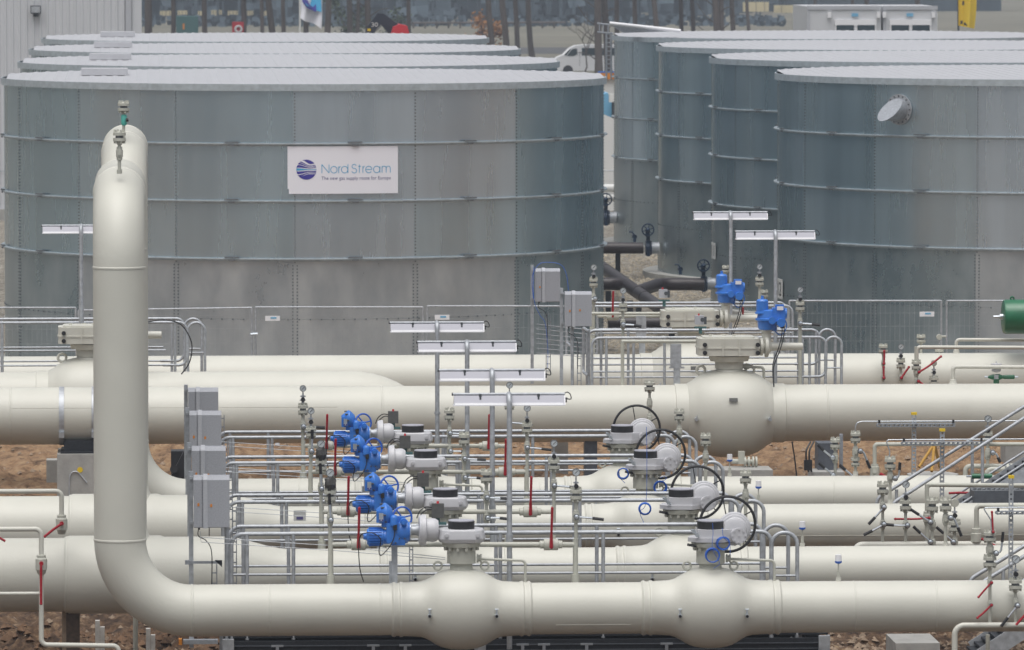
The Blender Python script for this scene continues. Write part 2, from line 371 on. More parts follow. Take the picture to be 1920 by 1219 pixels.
for i in range(-7, 7):
    b = MB(); xs = []
    x = i*wd
    while x < (i+1)*wd-1e-6:
        xs += [(x, 0), (x+.12, 0), (x+.15, .011), (x+.20, .011), (x+.25-.0001, 0)]; x += .25
    xs.append(((i+1)*wd-.006, 0)); xs = [(q, z) for q, z in xs if abs(q) < Rr-.01]
    if len(xs) < 2: continue
    vs = []
    for q, z in xs:
        h = math.sqrt(Rr*Rr-q*q); vs += [(q, -h, 6.245+z+.0), (q, h, 6.245+z+.07)]
    b.add(vs, [(2*j, 2*j+2, 2*j+3, 2*j+1) for j in range(len(xs)-1)]); RSM.append(b.mesh('roof_sheet', M['roof'], ang=20))
b = MB(); b.lathe([(0.0, TR+.42), (.16, TR+.42), (.161, TR-.2)], (0, 0, 0), 'Z', 72); BAM = b.mesh('concrete_base', M['conc'])
def inst(me, parent, name=None, rot=0, loc=(0, 0, 0)):
    o = bpy.data.objects.new(name or me.name.split('.')[0], me); COL.objects.link(o); o.parent = parent; o.rotation_euler = (0, 0, rot); o.location = loc; return o
def tank(X, Y, label, hatch, sh=0):
    t = thing('storage_tank', (X, Y, 0), label, 'tank', 'bolted steel storage tanks in two rows')
    inst(SHM, t); inst(BAM, t)
    for k in range(NP):
        mid = A0+(k+.5)*AP; low = sh
        if math.cos(mid+PI/2) > -.3:
            for i in range(5): inst(PMS['tankd' if sh and i < 2 and k != 15  else ('tankg' if k == 15 else 'tankm' if (k == 14 or (k+i) % 5 == 0) else 'tank') if sh else ('tankg', 'tankg', 'tank', 'tank', 'tankm', 'tank', 'tank', 'tank', 'tank', 'tank', 'tank', 'tank', 'tank', 'tank', 'tankm', 'tankm')[(k+sh) % 16] if not (i == 2 and k % 5 == 1) else 'tankm'][i], t, rot=A0+k*AP)  # tints by column put the reflection bands into the sheet colour
            for i in (2, 3, 4): inst(CLM, t, rot=mid, loc=(0, 0, ZR[i]))
            inst(FM, t, rot=A0+k*AP)
        else:
            inst(FM, t, rot=A0+k*AP)
    for m_ in RM: inst(m_, t)
    inst(BOM, t)['kind'] = 'stuff'
    for m_ in RSM: inst(m_, t)
    if hatch:
        h = at(*hatch[0], Y + hatch[1])
        q = MB(); q.box((X+hatch[2], Y+hatch[1], 6.37), (1.0, 1.1, .14)); q.build('roof_hatch', M['roof'], t)
    return t
TL = [(3.11, 138.0), (3.11, 154.2), (3.06, 169.9), (3.08, 186.7)]
TRr = [(20.1, 140.8), (20.12, 158.0), (20.0, 173.5), (19.97, 190.0)]
LL = ['wide galvanised tank carrying the white banner, front of the left row', 'grey tank second from the front in the left row, mostly its roof rim showing',
      'grey tank third from the front in the left row, only its roof rim showing', 'grey tank at the very back of the left row, beside the white hall']
LR = ['grey tank at the right edge with a slanted vent pipe stub near its top', 'grey tank second in the right row, behind the one with the vent stub',
      'grey tank third in the right row with concrete base ring and brown pipe joining it', 'grey tank at the back of the right row, under the white slanting board']
tanks = []
for i, (X, Y) in enumerate(TL): tanks.append(tank(X, Y, LL[i], ((155, 128), 1.2, -4.3)))
for i, (X, Y) in enumerate(TRr): tanks.append(tank(X, Y, LR[i], None, 1))
# slanted vent stub on the first right tank
t = tanks[4]; TX, TY = TRr[0]
p = at(1693, 205, 136.1); ang = math.atan2(p.y-TY, p.x-TX); n_ = Vector((math.cos(ang), math.sin(ang), 0)); c0 = Vector((TX, TY, p.z)) + n_*TR
sdv = Vector((0, 0, 1)).cross(n_); q = MB(); seg = 28; vs = []
for j in range(3):
    for i in range(seg):
        a = 2*PI*i/seg; e = sdv*math.cos(a)*.235 + Vector((0, 0, 1))*math.sin(a)*.235
        L_ = [-.02, .05, .37 - .30*math.sin(a)][j]; vs.append(c0 + e + n_*L_)
q.add(vs, [(j*seg+i, j*seg+(i+1) % seg, (j+1)*seg+(i+1) % seg, (j+1)*seg+i) for j in range(2) for i in range(seg)] + [tuple(2*seg+i for i in range(seg))])
vp = q.build('vent_stub', M['galv2'], t)
q = MB(); q.tube([c0+n_*.01, c0+n_*.04], .33, 32); fl = q.build('flange', M['galv'], vp)
q = MB()
for i in range(16):
    a = 2*PI*i/16; e = sdv*math.cos(a)*.29 + Vector((0, 0, 1))*math.sin(a)*.29; q.tube([c0+e+n_*.04, c0+e+n_*.065], .016, 6)
q.build('flange_bolts', M['bolt'], vp)
# ---------- wrapped signs
def font_mesh(text, size, off=0.0, space=1.0):
    c = bpy.data.curves.new('txt', 'FONT'); c.body = text; c.size = size; c.offset = off; c.space_character = space; c.resolution_u = 3
    o = bpy.data.objects.new('txt', c); COL.objects.link(o); dg = bpy.context.evaluated_depsgraph_get(); me = bpy.data.meshes.new_from_object(o.evaluated_get(dg))
    vs = [Vector(v.co) for v in me.vertices]; fs = [tuple(p_.vertices) for p_ in me.polygons]
    bpy.data.objects.remove(o); bpy.data.meshes.remove(me); return vs, fs
def fit_text(text, x0, x1, y0, y1, off=0, space=1.0):
    vs, fs = font_mesh(text, 1, off, space); a, b = min(v.x for v in vs), max(v.x for v in vs); c, d = 0, max(v.y for v in vs)
    return [((v.x-a)/(b-a)*(x1-x0)+x0, (v.y)/(d)*(y1-y0)+y0) for v in vs], fs
def wrap(pts, cx, cy, r, amid): # pts (u, z): u metres along the wall
    return [Vector((cx + r*math.cos(amid+u/r), cy + r*math.sin(amid+u/r), z)) for u, z in pts]
bx0, bx1 = at(539, 320, 131.5), at(746, 320, 131.6); zt, zb = at(640, 274, 131.6).z, at(640, 363, 131.6).z
aL = math.atan2(bx0.y-138, bx0.x-3.11); aR = math.atan2(bx1.y-138, bx1.x-3.11); aM = (math.asin((bx0.x-3.11)/TR)+math.asin((bx1.x-3.11)/TR))/2 - PI/2
W_ = (bx1.x-bx0.x)*1.012; Hh = zt-zb
sg = thing('banner_sign', (3.11+TR*math.cos(aM), 138+TR*math.sin(aM), zb), 'white banner with blue striped globe and Nord Stream lettering on the front tank', 'banner')
def U(px): return (px-642.5)/207*W_
def Zs(py): return zb + (363.5-py)/89.5*Hh
q = MB(); n = 24; vs = []
for rr_ in (TR+.03, TR+.05):
    for i in range(n+1):
        u = -W_/2 + (0, .028, .0285)[min(i, 2)] if i < 3 else -W_/2 + W_*i/n; zl = zb + (.10 if i < 2 else 0); vs += wrap([(u, zl), (u, zt)], 3.11, 138, rr_, aM)
fs = [(2*(n+1)+2*i, 2*(n+1)+2*i+2, 2*(n+1)+2*i+3, 2*(n+1)+2*i+1) for i in range(n)] + [(2*i, 2*i+1, 2*i+3, 2*i+2) for i in range(n)]
fs += [(2*i, 2*i+2, 2*(n+1)+2*i+2, 2*(n+1)+2*i) for i in range(n)] + [(2*i+1, 2*(n+1)+2*i+1, 2*(n+1)+2*i+3, 2*i+3) for i in range(n)] + [(0, 2*(n+1), 2*(n+1)+1, 1), (2*n, 2*n+1, 2*(n+1)+2*n+1, 2*(n+1)+2*n)]
q.add(vs, fs).build('board', M['signw'], sg)
def glyph(text, pxa, pxb, pya, pyb, m_, name, off=0, sp=1.0):
    pts, f2 = fit_text(text, U(pxa), U(pxb), Zs(pyb), Zs(pya), off, sp); z = MB(); z.add(wrap(pts, 3.11, 138, TR+.054, aM), f2); z.build(name, m_, sg)
# 'Nord Stream' cap height: y 308-325 of the photograph
LT = MB()
def stroke(pts, w_=1.25):
    ps = [Vector((a, b)) for a, b in pts]; vs = []
    for i, p_ in enumerate(ps):
        d = (ps[min(i+1, len(ps)-1)]-ps[max(i-1, 0)]).normalized(); nrm = Vector((-d.y, d.x))*w_/2; vs += [p_+nrm, p_-nrm]
    LT.add(wrap([(U(v.x), Zs(v.y)) for v in vs], 3.11, 138, TR+.054, aM), [(2*i, 2*i+1, 2*i+3, 2*i+2) for i in range(len(ps)-1)])
def arc(cx, cy, rx, ry, a0, a1, n=22): return [(cx+rx*math.cos(math.radians(a0+(a1-a0)*i/n)), cy-ry*math.sin(math.radians(a0+(a1-a0)*i/n))) for i in range(n+1)]
yb_, yc_, yx_ = 324.5, 308.3, 312.0; ym = (yb_+yx_)/2; hx = (yb_-yx_)/2
stroke([(602.3, yb_), (602.3, yc_)]); stroke([(602.3, yc_), (615.6, yb_)]); stroke([(615.6, yb_), (615.6, yc_)])
stroke(arc(624.6, ym, 6, hx, 0, 360))
stroke([(633.6, yb_), (633.6, yx_)]); stroke(arc(637.8, ym-.6, 4.2, 5.6, 180, 95))
stroke(arc(644.6, ym, 6, hx, 0, 360)); stroke([(650.8, yb_), (650.8, yc_-.6)])
stroke(arc(662.4, 312.2, 4.0, 3.9, 15, 240, 18)+arc(662.6, 320.3, 4.5, 4.3, 75, -165, 18))
stroke([(672.2, yb_), (672.2, 308.8)]); stroke([(670, yx_), (675.2, yx_)])
stroke([(678.8, yb_), (678.8, yx_)]); stroke(arc(682.8, ym-.6, 4.0, 5.6, 180, 95))
stroke(arc(690, ym, 5.9, hx, -38, -360, 26)+[(684.3, ym)])
stroke(arc(705, ym, 6, hx, 0, 360)); stroke([(711.2, yb_), (711.2, yx_)])
stroke([(715.2, yb_), (715.2, yx_)]); stroke(arc(719.2, ym-1.7, 4, 4.4, 180, 0)+[(723.2, yb_)]); stroke(arc(727.2, ym-1.7, 4, 4.4, 180, 0)+[(731.2, yb_)])
LT.build('name_lettering', M['lblue'], sg)
glyph('The new gas supply route for Europe', 601.5, 732, 330.8, 337.2, M['gtext'], 'tagline_lettering', .0, 1.05)
# globe emblem in flowing bands
cx_, cz_, rr_ = 573.7, 318, 18.8
def band(lo, hi, m_, name):
    z = MB(); N = 28; vs = []; ok = []
    for i in range(N+1):
        u = -1+2*i/N; h = math.sqrt(max(0, 1-u*u)); a = max(-h, min(h, lo(u))); b_ = max(-h, min(h, hi(u))); vs += [(U(cx_+u*rr_), Zs(cz_-a*rr_)), (U(cx_+u*rr_), Zs(cz_-b_*rr_))]; ok.append(b_-a > .004)
    z.add(wrap(vs, 3.11, 138, TR+.054, aM), [(2*i, 2*i+2, 2*i+3, 2*i+1) for i in range(N) if ok[i] or ok[i+1]]); z.build(name, m_, sg)
sm = lambda t: (lambda x: x*x*(3-2*x))(max(0, min(1, t)))
c_ = lambda y0_, y1_, u: y0_ + (y1_-y0_)*sm((u+1)/1.35)
hump = lambda u, c, w: math.exp(-((u-c)/w)**2)
band(lambda u: -1.1, lambda u: -.62 + .22*sm((u+.6)/.9) - .05, M['dblue'], 'emblem_band')
for a0, a1, b0, b1 in [(-.72, -.56, -.34, -.30), (-.44, -.20, -.20, -.14)]:
    band(lambda u: a0 + (b0-a0)*sm((u+.8)/1.2) - .06*max(0, u-.2)*3*.3, lambda u: a1 + (b1-a1)*sm((u+.8)/1.2) + .02, M['dblue'], 'emblem_band')
band(lambda u: -.10+.08*sm((u+1)/1.3), lambda u: .12-.10*sm((u+1)/1.3)+.02, M['lblue'], 'emblem_band')
for a0, a1, b0, b1 in [(.22, .46, .13, .18), (.54, .70, .25, .29), (.76, .88, .36, .41)]:
    band(lambda u: a0 + (b0-a0)*sm((u+.8)/1.2) + .1*max(0, u-.4), lambda u: a1 + (b1-a1)*sm((u+.8)/1.2) + .12*max(0, u-.4), M['dblue'], 'emblem_band')
band(lambda u: .92 - .36*sm((u+.35)/.75) + .15*max(0, u-.4), lambda u: 1.1, M['dblue'], 'emblem_band')
# number plates on the two front tanks of the right row
def plate(tk, X, Y, px, pya, pyb, txt, label):
    a = math.atan2(at(px, pya, Y).y-Y-.001, at(px, pya, Y-2.2).x-X); best = None
    for i in range(400):
        a = -PI/2 - i*.004; P = Vector((X+TR*math.cos(a), Y+TR*math.sin(a), 2)); v = P-Vector((0, 0, CAM_H)); z = v.dot(_F); x = 960+F_PX*v.dot(_R)/z
        if best is None or abs(x-px) < best[0]: best = (abs(x-px), a, P)
    a = best[1]; za, zb2 = at(px, pya, best[2].y).z, at(px, pyb, best[2].y).z; r = TR+.03; h = .30
    root = thing('number_plate', (best[2].x, best[2].y, zb2), label, 'sign', 'white number plates on tank sides')
    q = MB(); vs = []
    for rr2 in (r, r+.01):
        for i in range(7): vs += wrap([(-h+2*h*i/6, zb2), (-h+2*h*i/6, za)], X, Y, rr2, a)
    q.add(vs, [(14+2*i, 16+2*i, 17+2*i, 15+2*i) for i in range(6)] + [(2*i, 2*i+1, 2*i+3, 2*i+2) for i in range(6)] + [(0, 14, 15, 1), (12, 13, 27, 26)] + [(2*i, 2*i+2, 16+2*i, 14+2*i) for i in range(6)] + [(2*i+1, 15+2*i, 17+2*i, 2*i+3) for i in range(6)])
    q.build('plate', M['tarp'], root)
    pts, f2 = fit_text(txt, -.2, .2, zb2+.07, za-.06); q = MB(); q.add(wrap(pts, X, Y, r+.014, a), f2); q.build('digits', M['black'], root)
plate(tanks[4], *TRr[0], 1465, 523, 560, '12', 'white plate with black digits 12 low on the right foremost tank')
plate(tanks[5], *TRr[1], 1340, 455, 485, '11', 'white plate with black digits 11 low on the second right tank')
# ------------------------------------------------------------------ pipelines
def pipe_run(name, label, parts, group='cream gas pipelines'):
    base = parts[0][1][0]; t = thing(name, (base[0], base[1], 0), label, 'pipeline', group)
    for nm, pts, r, seg in parts: MB().tube(pts, r, seg).build(nm, M['cream'], t)
    return t
def hseam(t, x, Y, r, w_=.012, h=.006):
    MB().lathe([(-w_*1.5, r-.002), (-w_*.7, r+h), (w_*.7, r+h), (w_*1.5, r-.002)], (x, Y, ZC), 'X', 48, cap=False).build('weld_bead', M['cream'], t)
XR = at(223.5, 600, ROW[0]).x; XR4 = at(233.5, 600, ROW[2]).x; ZTOP = at(223, 318, ROW[0]).z - RP
def gooseneck(Yh, Yt, Xr, label, zt_):
    t = thing('pipeline', (Xr, Yh, 0), label, 'pipeline', 'cream gas pipelines')
    el = .815
    MB().tube([(Xr+el, Yh, ZC), (24, Yh, ZC)], RP, 48).build('pipe', M['cream'], t)
    MB().tube(bez([(Xr+el+.001, Yh, ZC), (Xr, Yh, ZC), (Xr, Yh, ZC+el+.001)], el-.001, 16), RP, 48).build('elbow', M['cream'], t)
    MB().tube([(Xr, Yh, ZC+el), (Xr, Yh, zt_-el)], RP, 48).build('riser', M['cream'], t)
    d = 1 if Yt > Yh else -1
    MB().tube(bez([(Xr, Yh, zt_-el), (Xr, Yh, zt_), (Xr, Yh+d*el, zt_)], el-.001, 14), RP, 48).build('elbow', M['cream'], t)
    MB().tube([(Xr, Yh+d*el, zt_), (Xr, Yt-d*el, zt_)], RP, 48).build('crossover', M['cream'], t)
    MB().tube(bez([(Xr, Yt-d*el, zt_), (Xr, Yt, zt_), (Xr, Yt, zt_-el)], el-.001, 14), RP, 48).build('elbow', M['cream'], t)
    MB().tube([(Xr, Yt, zt_-el), (Xr, Yt, ZC+.2)], RP, 48).build('riser', M['cream'], t)
    for (yy, zz) in ((Yh, ZC+el), (Yh, zt_-el), (Yt, zt_-el)):
        MB().lathe([(-.018, RP-.002), (-.008, RP+.006), (.008, RP+.006), (.018, RP-.002)], (Xr, yy, zz), 'Z', 48, cap=False).build('weld_bead', M['cream'], t)
    for yy in (Yh+d*el, Yt-d*el):
        MB().lathe([(-.018, RP-.002), (-.008, RP+.007), (.008, RP+.007), (.018, RP-.002)], (Xr, yy, zt_), 'Y', 48, cap=False).build('weld_bead', M['cream'], t)
    MB().lathe([(RB-.12, RP+.12), (RB-.02, RP+.05), (RB+.05, RP+.015), (RB+.12, RP)], (Xr, Yt, ZC), 'Z', 48, cap=False).build('saddle', M['cream'], t)
    hseam(t, Xr+el, Yh, RP)
    return t
gn1 = gooseneck(ROW[0], ROW[1], XR, 'nearest cream pipe that bends up into the tall riser and crosses back', ZTOP)
gn4 = gooseneck(ROW[3], ROW[2], XR4, 'cream pipe whose riser stands directly behind the front riser', at(233, 250, ROW[2]).z-RP)
def header(Y, label, xa, xb, xc):
    t = thing('pipeline', (-4, Y, 0), label, 'pipeline', 'cream gas pipelines')
    MB().tube([(-8, Y, ZC), (xa, Y, ZC)], RB-.012, 56).build('pipe', M['cream'], t)
    MB().lathe([(0, RB-.012), (.06, RB+.014), (1.15, RB+.014), (1.2, RB-.004), (xb-xa, RB-.004)], (xa, Y, ZC), 'X', 56).build('tee_section', M['cream'], t)
    prof = [(i/12*(xc-xb), RB-.004 + (RP-RB+.004)*(lambda s_: s_*s_*(3-2*s_))(i/12)) for i in range(13)]
    MB().lathe(prof, (xb, Y, ZC), 'X', 56).build('reducer', M['cream'], t)
    MB().tube([(xc, Y, ZC), (24, Y, ZC)], RP, 48).build('pipe', M['cream'], t)
    hseam(t, xa+.03, Y, RB); hseam(t, xc, Y, RP)
    return t
header(ROW[1], 'thick cream header at the left that narrows to the second front pipe', at(120, 1010, ROW[1]).x, at(415, 1010, ROW[1]).x, at(545, 1030, ROW[1]).x)
header(ROW[2], 'thick cream header passing behind the riser, narrowing to the third pipe', at(128, 935, ROW[2]).x, at(425, 935, ROW[2]).x, at(535, 950, ROW[2]).x)
def lseam(par, Y, xa, xb, zf, r):
    c = math.sqrt(max(0, 1-zf*zf)); MB().box(((xa+xb)/2, Y-c*r-.001, ZC+zf*r), (xb-xa, .008, .006)).build('long_seam', M['cream'], par)
lseam([o for o in COL.objects if o.name.startswith('pipeline')][3], ROW[2], at(1450, 996, ROW[2]).x, 16, -.32, RP)
lseam(gn1, ROW[0], at(1040, 1171, ROW[0]).x, at(1180, 1171, ROW[0]).x, -.55, RP)
for px in (505, 712, 1600, 1752): hseam(gn1, at(px, 1140, ROW[0]).x, ROW[0], RP, .009, .003)
for px in (560, 1010, 1560): hseam(gn4, at(px, 940, ROW[3]).x, ROW[3], RP, .009, .003)
# three big rear pipelines
t5 = thing('pipeline', (-8, Y5, 0), 'long thick cream pipe running full width behind the four small rows', 'pipeline', 'cream gas pipelines')
MB().tube([(-10, Y5, ZC), (30, Y5, ZC)], RB, 64).build('pipe', M['cream'], t5)
for px in (20, 715, 1548): MB().lathe([(-.02, RB-.002), (-.01, RB+.006), (.01, RB+.006), (.02, RB-.002)], (at(px, 780, Y5).x, Y5, ZC), 'X', 56, cap=False).build('weld_bead', M['cream'], t5)
seamp = MB(); seamp.box((0.2, Y5-RB*.93, ZC+RB*.34), (5.2, .012, .008)); seamp.build('long_seam', M['cream'], t5)
t6 = thing('pipeline', (-8, Y6, 0), 'cream pipe that bends down and ends behind the tube lamps', 'pipeline', 'cream gas pipelines')
xe = at(735, 720, Y6).x
MB().tube([(-10, Y6, ZC)] + [(at(650, 720, Y6).x, Y6, ZC)], RB, 56).build('pipe', M['cream'], t6)
MB().tube(bez([(at(650, 720, Y6).x, Y6, ZC), (at(650, 720, Y6).x+1.35, Y6, ZC), (at(650, 720, Y6).x+1.35, Y6, ZC-1.5)], 1.3, 14), RB, 56).build('elbow', M['cream'], t6)
t7 = thing('pipeline', (-8, Y7, 0), 'rearmost thick cream pipe, just in front of the mesh fence', 'pipeline', 'cream gas pipelines')
MB().tube([(-10, Y7, ZC), (30, Y7, ZC)], RB, 64).build('pipe', M['cream'], t7)
# longitudinal low header on the third row right hand side
YH = 80.2
th_ = thing('pipeline', (at(1600, 1021, YH).x, YH, 0), 'thin cream header with rounded end lying between second and third rows at right', 'pipeline')
zc = at(1700, 1022, YH).z; xh = at(1604, 1022, YH).x
MB().tube(bez([(24, YH, zc), (xh, YH, zc), (xh, YH, zc-.6)], .09, 6), .046, 20).build('pipe', M['cream'], th_)
# ------------------------------------------------------------------ motorised ball valves, built once in row one pixels
Y_ = ROW[0]
def P(px, py, dy=0.0, Y=None):
    Y = Y_ if Y is None else Y; v = at(px, py, Y); v.y += dy; return v
def body_profile(s_, R0, bulge, half):
    pr = [(-half-4, R0), (-half, R0+3.5), (-half+3, R0+3.5), (-half+6, R0+1.6), (-half+11, R0+1.6), (-half+13, R0+3.6), (-half+17, R0+3.6), (-half+20, R0+2), (-90, R0+3), (-78, R0+3.8), (-68, R0+6.5)]
    for o in (-58, -49, -40, -30, -20, -10, 0): pr.append((o, {-58: R0+(bulge-R0)*.42, -49: R0+(bulge-R0)*.62, -40: R0+(bulge-R0)*.78, -30: R0+(bulge-R0)*.89, -20: R0+(bulge-R0)*.955, -10: R0+(bulge-R0)*.99, 0: bulge}[o]))
    full = pr + [(-a, b) for a, b in reversed(pr[:-1])]
    return [(a*s_, b*s_) for a, b in full]
def valve_common(t, px, necky=1057):
    x = at(px, 1145, Y_).x
    MB().lathe(body_profile(S1, 48.5, 77, 129), (x, Y_, ZC), 'X', 56, cap=False).build('valve_body', M['cream'], t)
    zz = lambda y: at(px, y, Y_).z
    MB().lathe([(zz(1090)-ZC, 30*S1), (zz(1078)-ZC, 25*S1), (zz(1066)-ZC, 21.5*S1), (zz(1056)-ZC, 21*S1), (zz(1055.5)-ZC, 27*S1), (zz(1024)-ZC, 27*S1)], (x, Y_, ZC), 'Z', 32).build('neck', M['cream2'], t)
    MB().lathe([(zz(1024)-ZC, 35*S1), (zz(1016.5)-ZC, 37*S1), (zz(1016)-ZC, 34*S1), (zz(1012)-ZC, 34*S1)], (x, Y_, ZC), 'Z', 32).build('flange', M['cream2'], t)
    q = MB()
    for i in range(12):
        a = 2*PI*(i+.5)/12; c = Vector((x+31*S1*math.cos(a), Y_+31*S1*math.sin(a), zz(1031))); q.tube([c, c+Vector((0, 0, 8*S1))], 3.4*S1, 6)
    q.build('flange_bolts', M['cream2'], t)
    for d in (-44, 44):
        q = MB().ring(P(px+d, 1061), 7.5*S1, 2*S1, seg=18); q.build('lifting_eye', M['cream2'], t)
    for d in (-62, 63):
        q = MB(); c = P(px+d, 1146, -.36); q.tube([c+Vector((0, .12, 0)), c+Vector((0, -.05, -.015))], 3.6*S1, 10); q.tube([c+Vector((0, -.02, 0)), c+Vector((0, -.02, .06))], 1.8*S1, 8); q.tube([c+Vector((-.02, -.02, .06)), c+Vector((.02, -.02, .06))], 1.6*S1, 8); dn = q.build('drain_nozzle', M['chrome'], t); MB().tube([c+Vector((0, -.05, -.015)), c+Vector((0, -.058, -.017))], 2.8*S1, 10).build('bore', M['black'], dn)
    # blow-down line from the neck
    q = MB(); q.tube(bez([P(px+29, 1048), P(px+120, 1051), P(px+120, 1100)], .05, 5), 2.6*S1, 10); q.lathe([(0, 8*S1), (3*S1, 8*S1), (3.1*S1, 6*S1), (6*S1, 6*S1), (6.1*S1, 8*S1), (9*S1, 8*S1)], P(px+29, 1047), 'X', 14); q.build('drain_pipe', M['cream2'], t)
    return x, zz
def cap_drum(t, x, zz, wpx=25):
    MB().lathe([(zz(991)-ZC, wpx*S1), (zz(977)-ZC, wpx*S1)], (x, Y_, ZC), 'Z', 32).build('indicator_drum', M['black'], t)
    MB().lathe([(zz(976.8)-ZC, (wpx-.5)*S1), (zz(975)-ZC, (wpx-.5)*S1)], (x, Y_, ZC), 'Z', 32).build('indicator_cover', M['lamp'], t)
vA = thing('motorised_valve', (at(865, 1145, Y_).x, Y_, 0), 'nearest blue motor valve on a bulging cream body, front row', 'valve', 'blue motorised ball valves on the small pipes')
x, zz = valve_common(vA, 865); cap_drum(vA, x, zz)
oc = [(a*S1, b*S1) for a, b in ((-26, -40), (26, -40), (40, -28), (45.5, -6), (45.5, 14), (34, 36), (-34, 36), (-45.5, 14), (-45.5, -6), (-40, -28))]
MB().loft(oc, [(zz(1015.5), .90), (zz(1011), .97), (zz(1008.5), 1.0), (zz(1006), 1.0), (zz(993), .93), (zz(991), .89)], (x, Y_)).build('gear_housing', M['greyp'], vA, ang=20)
q = MB()
for d in (-29, -10, 29, 10):
    if abs(d) > 20:
        c = P(865+d, 1001, -40.5*S1*.97); q.tube([c+Vector((0, .05, 0)), c+Vector((0, -.006, 0))], 4.6*S1, 14); q.tube([c+Vector((0, -.006, 0)), c+Vector((0, -.014, 0))], 3*S1, 6)
q.build('housing_bolt', M['greyp'], vA)
gc = P(800, 994); 
MB().lathe([(-15*S1, 24*S1), (-14*S1, 27*S1), (-9*S1, 29.5*S1), (-2*S1, 29.5*S1), (-1*S1, 24*S1), (0, 21.5*S1), (12*S1, 22.5*S1), (17*S1, 21.5*S1), (22*S1, 18*S1)], gc, 'X', 32).build('reduction_gear', M['greyp'], vA)
q = MB()
for i in range(12):
    a = 2*PI*i/12; c = gc+Vector((-9*S1, 26*S1*math.cos(a), 26*S1*math.sin(a))); q.tube([c, c+Vector((-4*S1, 0, 0))], 2*S1, 6)
q.build('gear_bolts', M['greyp'], vA)
q = MB(); q.lathe([(-18*S1, 9*S1), (-10*S1, 8*S1), (0, 12*S1)], gc+Vector((-14*S1, 0, 0)), 'X', 16); q.build('coupling', M['galv'], vA)
act = MB(); ac = P(768, 997)
act.lathe([(0, 18*S1), (-3*S1, 19*S1), (-4*S1, 22*S1), (-14*S1, 22.5*S1), (-24*S1, 20*S1), (-31*S1, 14*S1)], ac, 'X', 24)
act.box(P(736, 998, -.02), (24*S1, 32*S1, 38*S1)); act.box(P(741, 1003), (17*S1, 34*S1, 36*S1)); act.box(P(751, 1014, -.05), (16*S1, 20*S1, 14*S1))
A = act.build('actuator', M['blue'], vA)
MB().lathe([(0, 17.5*S1), (1.5*S1, 18*S1), (2.5*S1, 17*S1)], ac, 'X', 24).build('mounting_plate', M['chrome'], A)
q = MB(); mc = P(704, 1006, -.02); q.lathe([(-17*S1, 6*S1), (-16*S1, 14*S1), (-13*S1, 16*S1), (14*S1, 16*S1), (15*S1, 14*S1), (27*S1, 14*S1)], mc, 'X', 20)
q.lathe([(-23*S1, 5*S1), (-16*S1, 7*S1)], mc, 'X', 10)
for i in range(20):
    a = 2*PI*i/20; q.box(mc+Vector((-1*S1, 16.5*S1*math.cos(a), 16.5*S1*math.sin(a))), (24*S1, 1.0*S1, 2.6*S1), Matrix.Rotation(a+PI/2, 3, 'X'))
q.build('motor', M['blue'], A)
q = MB(); hc = P(722, 964); rt = Matrix.Rotation(math.radians(-12), 3, 'Y')
q.lathe([(-15*S1, 12*S1), (-13*S1, 14*S1), (-3*S1, 18*S1), (2*S1, 21*S1), (5*S1, 21*S1), (9*S1, 17*S1), (15*S1, 8*S1)], (0, 0, 0), 'X', 20)
q.v = [rt @ v + hc for v in q.v]; q.box(P(713, 968, -.03), (15*S1, 24*S1, 22*S1)); q.box(P(728, 980), (26*S1, 26*S1, 14*S1)); q.build('control_head', M['blue'], A)
q = MB()
for i in range(8):
    a = 2*PI*i/8; c = ac+Vector((-23*S1, 18*S1*math.cos(a), 18*S1*math.sin(a))); q.tube([c+Vector((3*S1, 0, 0)), c+Vector((-2.2*S1, 0, 0))], 1.7*S1, 6)
    c = P(722, 964)+rt @ Vector((-1*S1, 19.5*S1*math.cos(a), 19.5*S1*math.sin(a))); q.tube([c+Vector((2*S1, 0, 0)), c+Vector((-5*S1, 0, 0))], 1.5*S1, 6)
for a, b in ((748, 1008), (758, 1008), (741, 1016), (733, 1016)): q.tube([P(a, b, -.12), P(a, b, -.15)], 1.6*S1, 6)
q.build('bolts', M['bolt'], A)
q = MB()
for a, b in ((711.5, 973.5), (716.5, 973.5)): q.tube([P(a, b, -.12), P(a, b, -.135)], 1.5*S1, 10)
q.build('bolts', M['dblue'], A)
MB().box(P(714, 968, -.12), (8*S1, .012, 15*S1)).build('name_plate', M['chrome'], A)
q = MB(); dc = P(738, 976, -.10); q.lathe([(-8*S1, 7.5*S1), (6*S1, 7.5*S1), (10*S1, 6*S1), (12*S1, 3*S1)], dc, 'Z', 16); q.tube([P(756, 976, -.06), P(756, 977, -.16)], 6.5*S1, 14); q.tube([P(756, 977, -.16), P(756, 977, -.2)], 4*S1, 12); q.box(P(750, 975), (18*S1, 16*S1, 14*S1)); q.build('terminal_cover', M['blue'], A)
MB().box(P(740, 987, -.12), (7*S1, .05, 10*S1)).build('cable_gland', M['black'], A)
q = MB(); wc = P(755, 972, .10); nn = Vector((.5, -1, .1)); q.ring(wc, 20*S1, 2*S1, nn, 28, 8)
n2 = nn.normalized(); a_ = n2.orthogonal().normalized(); b_ = n2.cross(a_)
for i in range(3): q.tube([wc, wc+(a_*math.cos(i*2.094+.5)+b_*math.sin(i*2.094+.5))*20*S1], 1.5*S1, 6)
q.tube([wc, wc-n2*.1], 3*S1, 8); q.build('handwheel', M['blue2'], A)
q = MB(); q.tube(smooth([P(740, 990, -.12), P(738, 1005, -.14), P(732, 1020, -.12), P(722, 1033, -.1), P(713, 1040, -.1), P(710, 1030, -.12), P(713, 1010, -.14), P(700, 998, -.14), P(685, 998, -.1), P(676, 1005, 0), P(673, 1030, .1), P(676, 1070, .2), P(683, 1095, .25)]), 1.0*S1, 6); q.build('power_cable', M['black'], vA)
